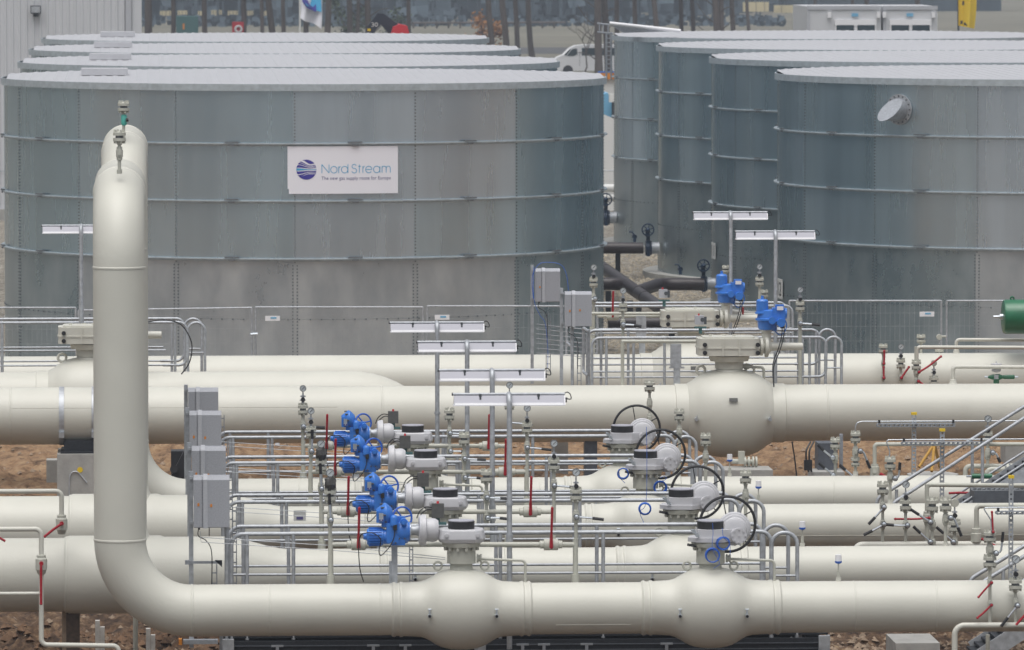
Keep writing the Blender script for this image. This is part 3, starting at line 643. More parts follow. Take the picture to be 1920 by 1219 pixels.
q = MB(); q.box(P(823, 962, .30), (23*S1, .1, 27*S1)); pb = q.build('position_box', M['dkbox'], vA)
q = MB(); q.box(P(823, 980, .32), (8*S1, .06, 12*S1)); q.box(P(822, 986, .3), (34*S1, .12, 4*S1)); q.build('bracket', M['dgreen'], pb)
q = MB(); q.lathe([(0, 2.6*S1), (5*S1, 2.2*S1)], P(823, 949, .3), 'Z', 8); q.build('signal_knob', M['redp'], pb)
q = MB(); q.tube(smooth([P(812, 956, .28), P(800, 955, .28), P(789, 963, .28), P(783, 976, .26)]), 1.1*S1, 6); q.tube(smooth([P(812, 960, .28), P(803, 960, .28), P(793, 967, .28), P(787, 977, .26)]), 1.1*S1, 6); q.build('signal_cable', M['black'], pb)
q = MB(); q.box(P(740, 1060, .05), (11*S1, .07, 90*S1)); q.box(P(733, 1075, .06), (6*S1, .05, 44*S1)); q.build('support_post', M['galv'], vA)
# manual valve
vB = thing('gear_valve', (at(1332, 1145, Y_).x, Y_, 0), 'nearest black handwheel valve with grey gear dome, front row', 'valve', 'black handwheel ball valves on the small pipes')
x, zz = valve_common(vB, 1332); cap_drum(vB, x, zz, 25.5)
PXB = 1332
MB().prism([(x-44*S1, Y_-10*S1), (x-30*S1, Y_-34*S1), (x+18*S1, Y_-38*S1), (x+40*S1, Y_-20*S1), (x+40*S1, Y_+30*S1), (x, Y_+40*S1), (x-36*S1, Y_+26*S1)], zz(1014), zz(1006)).build('housing_plate', M['greyp'], vB, ang=20)
MB().prism([(x-26*S1, Y_-30*S1), (x+20*S1, Y_-33*S1), (x+42*S1, Y_-18*S1), (x+42*S1, Y_+25*S1), (x, Y_+34*S1), (x-26*S1, Y_+24*S1)], zz(1006.2), zz(991)).build('gear_housing', M['greyp'], vB, ang=20)
dm = P(1377, 991, .0)
MB().lathe([(.06, 29*S1), (.05, 31*S1), (.0, 31.5*S1), (-.02, 30*S1), (-.025, 27*S1), (-.055, 26*S1), (-.06, 22.5*S1), (-.085, 21*S1), (-.10, 16*S1), (-.105, 8*S1)], dm, 'Y', 40).build('gear_dome', M['greyp'], vB, ang=24)
q = MB(); bc = P(1382, 1001, -.12); q.lathe([(.05, 13*S1), (-.11, 13*S1), (-.115, 15*S1), (-.13, 15*S1)], bc, 'Y', 24); q.tube([bc, bc+Vector((-.12, .1, .03))], 10*S1, 14)
for i in range(8):
    a = 2*PI*i/8; c = bc+Vector((12*S1*math.cos(a), -.13, 12*S1*math.sin(a))); q.tube([c, c+Vector((0, -.012, 0))], 1.7*S1, 6)
q.tube([bc+Vector((0, -.13, 0)), bc+Vector((0, -.14, 0))], 1.5*S1, 6); q.build('input_shaft_cover', M['greyp'], vB)
q = MB(); hc = P(1368, 987, .27); q.ring(hc, 52.5*S1, 2.7*S1, (0, 1, 0), 56, 8)
for i in range(5):
    a = math.radians(100+72*i); q.tube([hc, hc+Vector((math.cos(a), 0, math.sin(a)))*52*S1], 1.2*S1, 6)
q.tube([hc+Vector((0, -.25, 0)), hc+Vector((0, .03, 0))], 3*S1, 10); q.build('handwheel', M['black'], vB)
q = MB()
for a, b_ in ((1298, 993), (1304, 1000)):
    c = P(a, b_, -.2); q.tube([c, c+Vector((0, -.04, 0))], 4*S1, 10); q.tube([c+Vector((-.03, -.02, .02)), c+Vector((.03, -.02, -.02))], 2*S1, 8)
q.build('lock_clamp', M['chrome'], vB)
q = MB(); q.tube([P(1287, 1019, -.12), P(1306, 1023, -.12)], 2.6*S1, 8); q.build('lock_handle', M['black'], vB)
# bypass line
Yb = Y_+.42
by = thing('bypass_line', (at(620, 1021, Yb).x, Yb, 0), 'nearest thin cream bypass line with two red lever valves, behind front valve', 'pipework', 'thin bypass lines with red levers')
kb = kk(Yb)
Pb = lambda px, py, dy=0: P(px, py, dy, Yb)
q = MB(); q.tube([Pb(620, 1021), Pb(1079, 1021)], 4.7*kb, 14); q.build('crossover_pipe', M['cream2'], by)
for px in (620, 1079):
    q = MB(); z0 = ZC+.2; a = Pb(px, 1010); q.tube([a, Vector((a.x, a.y, z0))], 5*kb, 14); q.tube([Vector((a.x, a.y, ZC+.35)), Vector((a.x, a.y, z0))], 8*kb, 14); q.build('leg_pipe', M['cream2'], by)
for px, gap_ in ((672, 0), (1033, 0)):
    c = Pb(px, 1021); q = MB(); q.lathe([(-22*kb, 5*kb), (-21*kb, 7.5*kb), (-14*kb, 7.5*kb), (-13*kb, 11*kb), (13*kb, 11*kb), (14*kb, 7.5*kb), (21*kb, 7.5*kb), (22*kb, 5*kb)], c, 'X', 20)
    vb_ = q.build('ball_valve', M['cream2'], by)
    q = MB(); s_ = c+Vector((0, -12*kb, -4*kb)); q.tube([s_+Vector((0, .06, 0)), s_], 3.6*kb, 10); q.tube([s_, s_+Vector((0, -.01, 20*kb)), s_+Vector((0, -.03, 26*kb)), Pb(px+1, 951, -.14)], [3.6*kb, 3*kb, 2.3*kb, 2.7*kb], 8); q.ball(Pb(px+1, 951, -.14), 2.9*kb, 8); q.build('lever', M['red'], vb_)
# blank flange at the left drain leg of the bypass
def stack(name, label, Y, px, els, group=None, cat='valve stack'):
    ys = [e[2] if e[0] in ('stem',) else e[1] for e in els if not isinstance(e[1], list)]; base = at(px, max(ys), Y)
    t = thing(name, base, label, cat, group); k = kk(Y)
    PP = lambda a, b, dy=0: at(a, b, Y)+Vector((0, dy, 0))
    for e in els:
        if e[0] == 'stem':
            ox = e[4] if len(e) > 4 else 0
            MB().tube([PP(px+ox, e[1]), PP(px+ox, e[2])], e[3]*k, 12).build('stem_pipe', M['cream2'], t)
        elif e[0] == 'gauge':
            y, r = e[1], e[2]; ox = e[3] if len(e) > 3 else 0; c = PP(px+ox, y, -.02)
            o = MB().lathe([(.04, r*.9*k), (-.02, r*k), (-.035, r*k), (-.035, r*.86*k), (-.03, r*.85*k)], c, 'Y', 24).build('pressure_gauge', M['rim'], t)
            MB().lathe([(-.028, r*.85*k), (-.031, r*.85*k)], c, 'Y', 24).build('dial', M['dial'], o)
            q = MB(); q.tube([c+Vector((r*.45*k, -.036, r*.45*k)), c+Vector((-r*.35*k, -.036, -r*.3*k))], .45*k, 5)
            for i in range(7): a = math.radians(-40+i*43); q.tube([c+Vector((math.cos(a)*r*.62*k, -.036, math.sin(a)*r*.62*k)), c+Vector((math.cos(a)*r*.74*k, -.036, math.sin(a)*r*.74*k))], .35*k, 4)
            q.build('needle', M['black'], o)
            MB().tube([PP(px+ox, y+r), PP(px+ox*.5, y+r*2.6)], [1.1*k, 1.6*k], 8).build('gauge_stem', M['galv'], t)
        elif e[0] == 'disc':
            y, r = e[1], e[2]; c = PP(px, y, 0); MB().lathe([(-.03, r*.96*k), (-.02, r*k), (.03, r*k)], c, 'Y', 24).build('pressure_gauge', M['cream2'], t); MB().tube([PP(px, y+r), PP(px, y+r*2.4)], 1.4*k, 8).build('gauge_stem', M['galv'], t)
        elif e[0] == 'knob':
            y = e[1]; s_ = e[2] if len(e) > 2 else 1; c = PP(px, y, -.04)
            q = MB(); q.lathe([(-8*k*s_, 1.6*k), (-7*k*s_, 2.6*k), (7*k*s_, 2.6*k), (9*k*s_, 1.6*k), (12*k*s_, 1.4*k)], PP(px, y), 'Z', 8); q.box(PP(px, y-6*s_), (10*k*s_, .04, 2.4*k)); q.tube([PP(px-6*s_, y+1), PP(px+5*s_, y+1)], 1.6*k, 8); nv = q.build('needle_valve', M['galv'], t)
            MB().tube([c+Vector((0, .03, 0)), c+Vector((0, -.03, 0))], 4.3*k*s_, 8).build('knob', M['black'], nv)
        elif e[0] == 'flange':
            y0_, y1_, r = e[1:4]; a, b_ = PP(px, y1_).z, PP(px, y0_).z; h = b_-a; c = PP(px, y1_)
            q = MB(); q.lathe([(0, r*.93*k), (.03*h, r*k), (h*.36, r*k), (h*.37, r*.4*k)], c, 'Z', 20); q.lathe([(h*.63, r*.4*k), (h*.64, r*k), (h*.97, r*k), (h, r*.93*k)], c, 'Z', 20)
            q.lathe([(-h*.4, r*.36*k), (0, r*.52*k)], c, 'Z', 14); q.lathe([(h, r*.45*k), (h*1.15, r*.34*k)], c, 'Z', 14); fo = q.build('flange', M['cream2'], t)
            MB().lathe([(h*.36, r*.62*k), (h*.64, r*.62*k)], c, 'Z', 16).build('gasket', M['rim'], fo)
            q = MB()
            for i in range(6):
                an = 2*PI*(i+.5)/6+.3; d = Vector((math.cos(an), math.sin(an), 0))*r*.78*k
                for z0_, z1_ in ((-.24, 0), (1.0, 1.3)): q.tube([c+d+Vector((0, 0, h*z0_)), c+d+Vector((0, 0, h*z1_))], [r*.19*k, r*.15*k], 6)
            q.build('bolts', M['cream2'], fo)
        elif e[0] == 'valve':
            y, r = e[1], e[2]; hh = e[3] if len(e) > 3 else r*1.9; c = PP(px, y)
            q = MB(); q.lathe([(-hh*k, r*.6*k), (-hh*.9*k, r*.8*k), (-hh*.55*k, r*.85*k), (-hh*.5*k, r*k), (hh*.5*k, r*k), (hh*.55*k, r*.85*k), (hh*.9*k, r*.8*k), (hh*k, r*.6*k)], c, 'Z', 16)
            q.tube([c, c+Vector((0, -(r+2)*k, 0))], r*.55*k, 12); q.build('ball_valve', M['cream2'], t)
        elif e[0] == 'union':
            y0_, y1_, r = e[1:4]; a, b_ = PP(px, y1_).z, PP(px, y0_).z; h = b_-a; c = PP(px, y1_); q = MB()
            q.lathe([(0, r*.7*k), (.03, r*.75*k), (h*.2, r*.75*k), (h*.22, r*k), (h*.75, r*k), (h*.78, r*.9*k), (h*.95, r*.9*k), (h, r*.7*k)], c, 'Z', 18); q.tube([PP(px, (y0_+y1_)/2), PP(px, (y0_+y1_)/2, -(r+2)*k)], r*.45*k, 14); q.build('union_valve', M['cream2'], t)
        elif e[0] in ('lever', 'redlever'):
            pts = [PP(a, b_, -.09) for a, b_ in e[1]]
            red = e[0] == 'redlever'; th = 2.2*k if not red else 1.9*k
            rl = e[0] == 'redlever'; MB().lathe([(.04, (3.4 if rl else 5.4)*k), (-.012, (3.4 if rl else 5.4)*k)], pts[0], 'Y', 16).build('pivot_ring', M['rim'], t)
            q = MB(); q.lathe([(.0, (2.8 if rl else 4)*k), (-.02, (2.8 if rl else 4)*k), (-.028, 1.6*k)], pts[0], 'Y', 14); pth = smooth(pts, 5) if len(pts) > 2 else pts
            L = sum((pth[i+1]-pth[i]).length for i in range(len(pth)-1))
            if red: q.tube(pth, th, 8); q.ball(pts[-1], th*1.4, 8); q.build('lever', M['red'], t)
            else:
                acc = 0; cut = .58*L; A1 = [pth[0]]; B1 = []
                for i in range(len(pth)-1):
                    s_ = (pth[i+1]-pth[i]).length
                    if acc+s_ < cut: A1.append(pth[i+1])
                    elif not B1: m_ = pth[i].lerp(pth[i+1], (cut-acc)/s_); A1.append(m_); B1 = [m_, pth[i+1]]
                    else: B1.append(pth[i+1])
                    acc += s_
                q.tube(A1, th*.9, 8); lv = q.build('lever', M['chrome'], t); MB().tube(B1, th*1.3, 8).build('grip', M['black'], lv)
        elif e[0] == 'bag':
            y, r = e[1], e[2]; MB().ball(PP(px, y, -.03), r*k, 18, (1, .9, 1.35), .35).build('plastic_wrap', M['bag'], t, ang=15)
        elif e[0] == 'weld': MB().lathe([(-6*k, e[2]*2.2*k), (-3*k, e[2]*1.3*k), (3*k, e[2]*k), (9*k, e[2]*k)], PP(px, e[1]), 'Z', 14).build('weld_boss', M['cream'], t)
        elif e[0] == 'arm':
            MB().tube([PP(px, e[1]), PP(e[2], e[1])], 2*k, 8).build('side_arm', M['cream2'], t)
    return t
Ys = Yb
rs = stack('gauge_stack', 'nearest gauge riser with round dial and lever pointing right, right end of first bypass', Ys, 1080,
    [('gauge', 885, 7.5), ('knob', 911), ('flange', 918, 936, 11.5), ('stem', 936, 1021, 3.6), ('valve', 968, 6.5), ('lever', [(1080, 968), (1105, 970), (1131, 973)])], 'gauge risers at the right end of the bypass lines')
ls1 = stack('gauge_stack', 'nearest plastic wrapped gauge riser on the left end of the first bypass', Ys, 619,
    [('gauge', 886, 8), ('bag', 905, 11), ('stem', 900, 1021, 3.6), ('flange', 920, 938, 11.5), ('valve', 974, 6.5), ('lever', [(620, 974), (618, 950), (617, 924)])], 'gauge risers at the left end of the bypass lines')
ls2 = stack('gauge_stack', 'bare gauge riser with chrome lever, left end of third bypass', ROW[2]+.42, 583,
    [('gauge', 770, 6.6), ('knob', 791), ('flange', 803, 818, 10), ('stem', 800, 880, 3.2), ('valve', 845, 5.8), ('lever', [(584, 845), (585, 825), (585, 805)])], 'gauge risers at the left end of the bypass lines')
ls3 = stack('gauge_stack', 'tallest looking gauge riser at left with lever pointing right, rear bypass', ROW[3]+.42, 568,
    [('gauge', 728, 6.2), ('knob', 749), ('flange', 760, 775, 9.5), ('stem', 760, 840, 3.1), ('valve', 799, 5.6), ('lever', [(569, 799), (588, 800), (609, 801)])], 'gauge risers at the left end of the bypass lines')
ms = stack('vent_stack', 'vent riser with two chrome levers beside second lamp post', ROW[1]+.42, 912,
    [('flange', 884, 902, 11), ('stem', 895, 975, 3.4), ('valve', 932, 6), ('lever', [(913, 932), (932, 933), (955, 934)]), ('valve', 970, 6), ('lever', [(914, 970), (932, 970), (952, 972)])], 'vent risers in the middle of the bypass lines')
sb = stack('vent_stack', 'capped vent stub beyond the second handwheel valve', ROW[1]+.1, 1398,
    [('flange', 886, 903, 11), ('stem', 895, 1040, 3.4), ('valve', 929, 6.5)], 'capped vent stubs right of the handwheel valves')
tp = stack('temperature_sensor', 'small white and blue sensor on the front pipe, farthest right of the four', ROW[0], 1572, [('stem', 1052, 1070, 1.2), ('stem', 1070, 1092, 3.2), ('weld', 1092, 5)], 'white capped sensors on the small pipes', 'sensor')
k = kk(ROW[0])
MB().lathe([(0, 6.3*k), (12*k, 5.8*k)], at(1572, 1052, ROW[0]), 'Z', 14).build('sensor_cap', M['white'], tp)
MB().lathe([(-5*k, 3.5*k), (-3*k, 6.5*k), (0*k, 6.8*k)], at(1572, 1052, ROW[0]), 'Z', 14).build('sensor_base', M['blue2'], tp)
# ------------------------------------------------------------------ tube lamps
def lamp(Y, pxc, ybar, ybot, label, sleeve=None, name='tube_lamp'):
    k = kk(Y); c = at(pxc, ybar, Y); zb_ = at(pxc, ybot, Y).z
    t = thing(name, (c.x, Y, zb_), label, 'lamp post', 'fluorescent tube lamps on thin steel posts')
    L = .645; x, z = c.x, c.z
    MB().tube(bez([(x, Y-.13, zb_), (x, Y-.13, z-.02), (x, Y, z-.0)], .09, 6), .031, 14).build('pole', M['galv'], t)
    MB().tube([(x-L, Y, z), (x+L, Y, z)], .0165, 12).build('crossbar', M['galv'], t)
    pf = [(-.03, -.015), (.035, -.02), (.075, -.09), (.075, -.12), (-.085, -.12), (-.062, -.075)]
    ho = MB().prism([(Y+u, z+v) for u, v in pf], x-L+.012, x+L-.012, 'X').build('lamp_housing', M['lamp'], t, ang=15)
    MB().prism([(Y-.079, z-.096), (Y-.089, z-.12), (Y-.07, z-.12), (Y-.07, z-.096)], x-L+.02, x+L-.02, 'X').build('lens', M['white'], ho, ang=15)
    MB().box((x, Y-.005, z-.124), (2*L-.01, .185, .012)).build('reflector_lip', M['white'], ho)
    MB().prism([(Y+u*1.06, z+v*1.02-.0) for u, v in pf], x+L-.011, x+L+.004, 'X').build('end_cap', M['white'], ho, ang=15)
    for d in (-.33, .34): q = MB(); q.box((x+d, Y, z-.02), (.03, .075, .05)); q.box((x+d, Y-.045, z-.05), (.02, .02, .05)); q.build('hanger_clamp', M['bolt'], t)
    MB().tube([(x-L-.012, Y, z), (x-L, Y, z)], .019, 10).build('end_plug', M['black'], t)
    q = MB(); q.tube([(x+L, Y, z-.055), (x+L+.03, Y-.0, z-.055)], .014, 8); q.tube([(x+L, Y, z-.085), (x+L+.025, Y, z-.085)], .014, 8)
    q.tube(smooth([(x+L+.02, Y, z-.055), (x+L+.07, Y, z-.06), (x+L+.065, Y, z-.01), (x+L+.03, Y, z+.02), (x+L-.01, Y, z+.002)]), .006, 6); q.build('cable_loop', M['black'], t)
    if sleeve:
        for s0, s1 in sleeve: MB().tube([(x, Y-.13, at(pxc, s1, Y).z), (x, Y-.13, at(pxc, s0, Y).z)], .042, 14).build('pole_sleeve', M['galv'], t)
    return t
lamp(ROW[0]+.72, 954, 739, 1215, 'nearest tube lamp, lowest of the four white lamps in the middle', [(940, 946), (1000, 1020)])
lamp(ROW[1]+.70, 922, 694, 1130, 'second tube lamp from the front of the middle four', [(885, 890), (945, 975)])
lamp(ROW[2]+.70, 875, 641, 1020, 'third tube lamp from the front of the middle four', [(812, 816), (862, 890)])
lamp(ROW[3]+.70, 819, 605, 960, 'farthest tube lamp of the middle four, upper left of them', [(771, 775), (818, 836)])
lamp(Y5+1.0, 1453, 434, 820, 'right hand lower tube lamp in front of the rear right tank')
lamp(Y7+1.0, 1369, 398, 760, 'upper right tube lamp with blue cylinder actuator below its post')
lamp(Y6+.6, 152, 423, 618, 'tube lamp at far left, half hidden by the tall riser', [(562, 565), (566, 604)])
# ------------------------------------------------------------------ cabinets
def cabinet(Y, x0_, x1_, ya, yb, pxpost, ybot, label, ytop=None, post2=None, stick=((9, .55), (33, .57))):
    k = kk(Y); a, b = at(x0_, yb, Y), at(x1_, ya, Y); d = .20
    t = thing('cabinet', (at(pxpost, ya, Y).x, Y, at(pxpost, ybot, Y).z), label, 'cabinet', 'grey junction cabinets on steel posts')
    W2, H2 = b.x-a.x, b.z-a.z; cx, cz = (a.x+b.x)/2, (a.z+b.z)/2; ch = .012
    q = MB(); q.prism([(Y-d+.008, a.z), (Y-d, a.z+.008), (Y-d, b.z-.045), (Y-d+.055, b.z), (Y, b.z), (Y, a.z)], a.x, b.x, 'X'); q.build('enclosure', M['cab'], t, ang=20)
    MB().prism([(Y-d-.012, a.z-.006), (Y-d-.012, b.z-.04), (Y-d+.05, b.z+.012), (Y-.01, b.z+.012), (Y-.01, b.z-.01), (Y-d+.05, b.z-.02), (Y-d+.002, b.z-.05), (Y-d+.002, a.z-.006)], a.x+W2*.27, a.x+W2*.39, 'X').build('door_strip', M['cabtop'], t, ang=20)
    MB().box((a.x+W2*.24, Y-d-.002, cz), (.004, .004, H2*.98)).build('door_gap', M['bolt'], t)
    for sx, sy in stick: MB().prism([(a.x+sx*k*1.0-.012, b.z-sy*H2-.02), (a.x+sx*k+.013, b.z-sy*H2-.014), (a.x+sx*k+.010, b.z-sy*H2+.020), (a.x+sx*k-.012, b.z-sy*H2+.016)], Y-d-.005, Y-d-.001, 'Y').build('warning_sticker', M['orange'], t)
    xp = at(pxpost, ya, Y).x; zt2 = at(pxpost, ytop or (ya-9), Y).z; zb2 = at(pxpost, ybot, Y).z
    q = MB(); q.box((xp, Y+.03, (zt2+zb2)/2), (.052, .05, zt2-zb2)); q.build('post', M['galv'], t)
    for f in (.06, .93): q = MB(); q.box(((xp+a.x)/2+.01, Y-.02, b.z-f*H2), (abs(a.x-xp)+.05, .03, .03)); q.tube([(xp, Y-.03, b.z-f*H2), (xp, Y+.06, b.z-f*H2)], .015, 8); q.build('bracket', M['galv'], t)
    q = MB(); q.tube(smooth([(a.x+W2*.15, Y-.1, a.z+.01), (a.x+W2*.13, Y-.1, a.z-.1), (a.x+W2*.35, Y-.08, a.z-.16), (a.x+W2*.5, Y-.05, a.z-.3), (a.x+W2*.5, Y, a.z-.7)]), .006, 6); q.lathe([(-.03, .012), (0, .014)], (a.x+W2*.15, Y-.1, a.z), 'Z', 8); q.build('cable', M['black'], t)
    if post2: q = MB(); q.tube([at(post2, ya+20, Y), at(post2, ybot, Y)], .026, 10); q.build('post', M['galv'], t)
    return t
cb = cabinet(ROW[0]+.95, 363, 430, 890, 987, 358, 1215, 'nearest of the four grey cabinets stacked in view beside the riser', 884, 425)
cabinet(Y7-1.2, 1003, 1049, 503, 565, 998, 720, 'upper grey cabinet before the banner tank, with one orange sticker', 497, stick=((8, .55),))
cabinet(Y5+1.2, 1058, 1108, 546, 611, 1053, 760, 'lower right grey cabinet before the banner tank, with two orange stickers', 540, 1073, stick=((9, .55), (28, .53)))
# ------------------------------------------------------------------ railings
def railing(Y, xa, xb, ytop, ymids, posts, ybot, label, left='open', right='curve', r=.0235, group='galvanised handrails'):
    a = at(xa, ytop, Y); b = at(xb, ytop, Y); z = (a.z+b.z)/2; zb_ = at(xa, ybot, Y).z
    t = thing('handrail', (a.x, Y, zb_), label, 'handrail', group); pts = []
    pts += [(a.x, Y, zb_), (a.x, Y, z)] if left == 'curve' else [(a.x, Y, z)]
    zm = at(xa, ymids[-1], Y).z if ymids else zb_
    if right == 'curve': pts += [(b.x, Y, z), (b.x, Y, zb_)]
    elif right == 'loop': pts += [(b.x, Y, z), (b.x, Y, zm), (b.x-.4, Y, zm)]
    else: pts += [(b.x, Y, z)]
    MB().tube(bez(pts, .13, 7), r, 12).build('top_rail', M['galv'], t)
    for ym in ymids: MB().tube([(a.x+.01, Y, at(xa, ym, Y).z), (b.x-(.35 if right == 'loop' else .01), Y, at(xa, ym, Y).z)], .0155, 10).build('mid_rail', M['galv'], t)
    for px in posts:
        x = at(px, ytop, Y).x; MB().tube([(x, Y, z-.01), (x, Y, zb_)], r*.95, 12).build('post', M['galv'], t)
    return t
def hoop(Y, xa, xb, ytop, ybot, label):
    a, b = at(xa, ytop, Y), at(xb, ytop, Y); zb_ = at(xa, ybot, Y).z; t = thing('grab_hoop', (a.x, Y, zb_), label, 'handrail', 'bent steel grab hoops at the walkway ends')
    MB().tube(bez([(a.x, Y, zb_), (a.x, Y, a.z), (b.x, Y, a.z), (b.x, Y, zb_)], .14, 8), .0235, 12).build('hoop', M['galv'], t)
    MB().tube([(a.x+.02, Y, a.z-.5), (b.x-.02, Y, a.z-.5)], .014, 8).build('mid_rail', M['galv'], t)
    return t
YN, YF = ROW[0]+.95, ROW[0]+1.86
r1 = railing(YN, 434, 1446, 999, [1078], [463, 550, 938, 1131], 1200, 'near rail of the walkway between the first and second pipe rows', 'curve', 'curve')
r2 = railing(YF, 430, 1428, 985, [1062], [456, 541, 930, 1119], 1190, 'far rail of the walkway between the first and second pipe rows', 'curve', 'curve')
h1 = hoop(YN, 1447, 1495, 999, 1200, 'near grab hoop at the right end of the front walkway')
h2 = hoop(YF, 1432, 1478, 985, 1190, 'far grab hoop at the right end of the front walkway')
# walkway deck under the rails
wk = thing('walkway', (at(340, 1200, YN).x, (YN+YF)/2, 0), 'dark grating walkway under the front pipe', 'walkway', 'grating walkways between the pipe rows')
xa_, xb_ = at(420, 1200, YN).x, at(1552, 1200, YN).x
q = MB(); q.box(((xa_+xb_)/2, (YN+YF)/2, 1.33), (xb_-xa_, .95, .04))
q.build('deck', M['dksteel'], wk)
q = MB(); q.box(((xa_+xb_)/2, YN-.06, 1.20), (xb_-xa_, .05, .16)); q.build('side_beam', M['dksteel'], wk)  # side beams darkened: shade below the deck put into their colour
q = MB(); q.box(((xa_+xb_)/2, YF+.06, 1.0), (xb_-xa_, .05, .6)); q.build('side_beam', M['dksteel'], wk)
q = MB(); q.box(((xa_+xb_)/2, (YN+YF)/2, .55), (xb_-xa_, .8, .5)); q.build('cable_duct', M['dksteel'], wk)
for zz9 in (1.225, 1.16): MB().box(((xa_+xb_)/2, YN-.09, zz9), (xb_-xa_, .02, .010)).build('edge_strip', M['midsteel'], wk)
for px in (428, 900, 1545): q = MB(); q.box((at(px, 1200, YN-.1).x, YN-.13, .72), (.13, .07, 1.18)); q.build('leg', M['galv'], wk)
for px in (520, 700, 760, 980, 1020, 1100, 1250): q = MB(); q.box((at(px, 1205, YN-.1).x, YN-.1, 1.225), (.14, .03, .02)); q.box((at(px, 1205, YN-.1).x, YN-.1, 1.12), (.035, .03, .2)); q.build('bracket', M['galv2'], wk)
# thin sampling tubes by each row
sl = thing('sampling_tubes', P(430, 1050, .7), 'pair of thin steel tubes sloping from the nearest cabinet', 'tubing', 'thin sampling tubes')
q = MB()
for dy in (0, 9): q.tube([P(376, 1008+dy*1.0, .8), P(378, 1020+dy, .8), P(640, 1036+dy, .75), P(838, 1052+dy*.4, .4)], .0045, 6)
q.build('tube', M['galv'], sl)
def ladder(Y, px, w_, ya, yb, label, name='cable_ladder', m_='galv2', step=.12):
    a, b = at(px, yb, Y), at(px, ya, Y); hw = w_*kk(Y)/2; t = thing(name, a, label, 'cable ladder', 'upright cable ladders'); q = MB()
    for s_ in (-1, 1): q.box((a.x+s_*hw, Y, (a.z+b.z)/2), (.012, .03, b.z-a.z))
    q.build('rails', M[m_], t); q = MB(); z = a.z+.04
    while z < b.z-.02: q.box((a.x, Y, z), (2*hw, .018, .014)); z += step
    q.build('rungs', M[m_], t); return t
cl1 = ladder(ROW[0]+1.2, 440, 7, 950, 1100, 'cable ladder just right of the nearest cabinet')
cl2 = ladder(ROW[0]+1.3, 402, 9, 1050, 1100, 'short cable ladder below the nearest cabinet')
cl3 = ladder(ROW[0]+1.3, 771, 6, 1020, 1095, 'cable ladder behind the nearest blue valve')
brk = thing('bracket_arm', P(352, 1070, .95), 'perforated bracket arm with a dark gusset beside the nearest cabinet post', 'bracket', 'perforated bracket arms')
q = MB(); q.box(P(385, 1070, .95), (66*S1, .03, 5*S1)); q.box(P(352, 1070, .95), (9*S1, .06, 8*S1)); q.build('arm', M['galv2'], brk)
q = MB(); q.prism([(P(404, 1066, .93).x, P(404, 1066).z), (P(418, 1066, .93).x, P(418, 1066).z), (P(418, 1079).x, P(418, 1079).z)], YN-.02, YN+.02, 'Y'); q.build('gusset', M['dksteel'], brk)
# ------------------------------------------------------------------ repeat row assemblies
refresh()
rep = [(vA, 'blue motor valve on bulging cream body in the {}', 1), (vB, 'black handwheel valve with grey gear dome in the {}', 1), (by, 'thin cream bypass line with two red levers in the {}', 1),
       (rs, 'gauge riser with lever pointing right at the right end of the {} bypass', 1), (cb, 'grey junction cabinet on the post of the {}, left of the handrails', 1),
       (r1, 'near handrail of the walkway behind the {} valves', 1), (r2, 'far handrail of the walkway behind the {} valves', 1), (h1, 'near grab hoop at the right end behind the {}', 1), (h2, 'far grab hoop at the right end behind the {}', 1),
       (sl, 'pair of thin sampling tubes of the {}', 1), (tp, 'small white and blue sensor on the pipe of the {}', 1), (wk, 'dark grating walkway behind the {}', 1), (cl1, 'upright cable ladder beside the cabinet of the {}', 1)]
for i in (1, 2, 3):
    d = (0, ROW[i]-ROW[0], 0)
    for o, l, _ in rep: copy_tree(o, d, l.format(RN[i]))
copy_tree(ls1, (0, ROW[1]-ROW[0], 0), 'plastic wrapped gauge riser of the second row, behind the nearest wrapped one')
copy_tree(ms, (0, ROW[2]-ROW[1], 0), 'vent riser with two chrome levers in the third row')
copy_tree(ms, (0, ROW[3]-ROW[1], 0), 'vent riser with two chrome levers in the fourth row, farthest back')
copy_tree(sb, (0, ROW[2]-ROW[1], 0), 'capped vent stub beyond the third handwheel valve')
copy_tree(sb, (0, ROW[3]-ROW[1], 0), 'capped vent stub beyond the rearmost handwheel valve')
t = thing('rust_strip', at(1322, 1080, YF+.2), 'rust red flat strip standing behind the nearest black handwheel', 'strip'); MB().box(at(1321, 1040, YF+.2), (.05, .02, .45), Matrix.Rotation(.1, 3, 'Y')).build('strip', mat('rust_red', (.28, .06, .035), .6), t)
# cable coils
def coil(px, py, Y, r, label, up=None):
    k = kk(Y); t = thing('cable_coil', at(px, py, Y), label, 'cable coil', 'blue cable coils hanging by the handwheel valves'); q = MB(); r3 = random.Random(px)
    for i in range(5):
        c = at(px+r3.uniform(-1, 1), py+r3.uniform(-1, 1), Y)+Vector((0, r3.uniform(-.02, .02), 0)); q.ring(c, (r+r3.uniform(-1.2, 1.2))*k, 1.0*k, (r3.uniform(-.2, .2), 1, r3.uniform(-.2, .2)), 22, 5)
    q.build('coil', M['blue2'], t)
    if up: q = MB(); q.tube(smooth([at(a, b, Y) for a, b in up]), .55*k, 5); q.build('loose_end', M['blue2'], t)
coil(1356, 1019, ROW[0]-.27, 12, 'blue cable coil under the gear dome of the nearest handwheel valve', [(1354, 990), (1357, 1008), (1368, 1020), (1369, 1040)])
coil(1336, 1042, ROW[0]-.27, 13, 'blue cable coil hanging on the neck of the nearest handwheel valve', [(1336, 981), (1337, 1000), (1336, 1029), (1349, 1055), (1338, 1066)])
coil(1210, 954, ROW[1]-.2, 11, 'blue cable coil hanging left of the second row handwheel valve', [(1212, 800), (1213, 870), (1211, 943), (1200, 960), (1207, 980)])
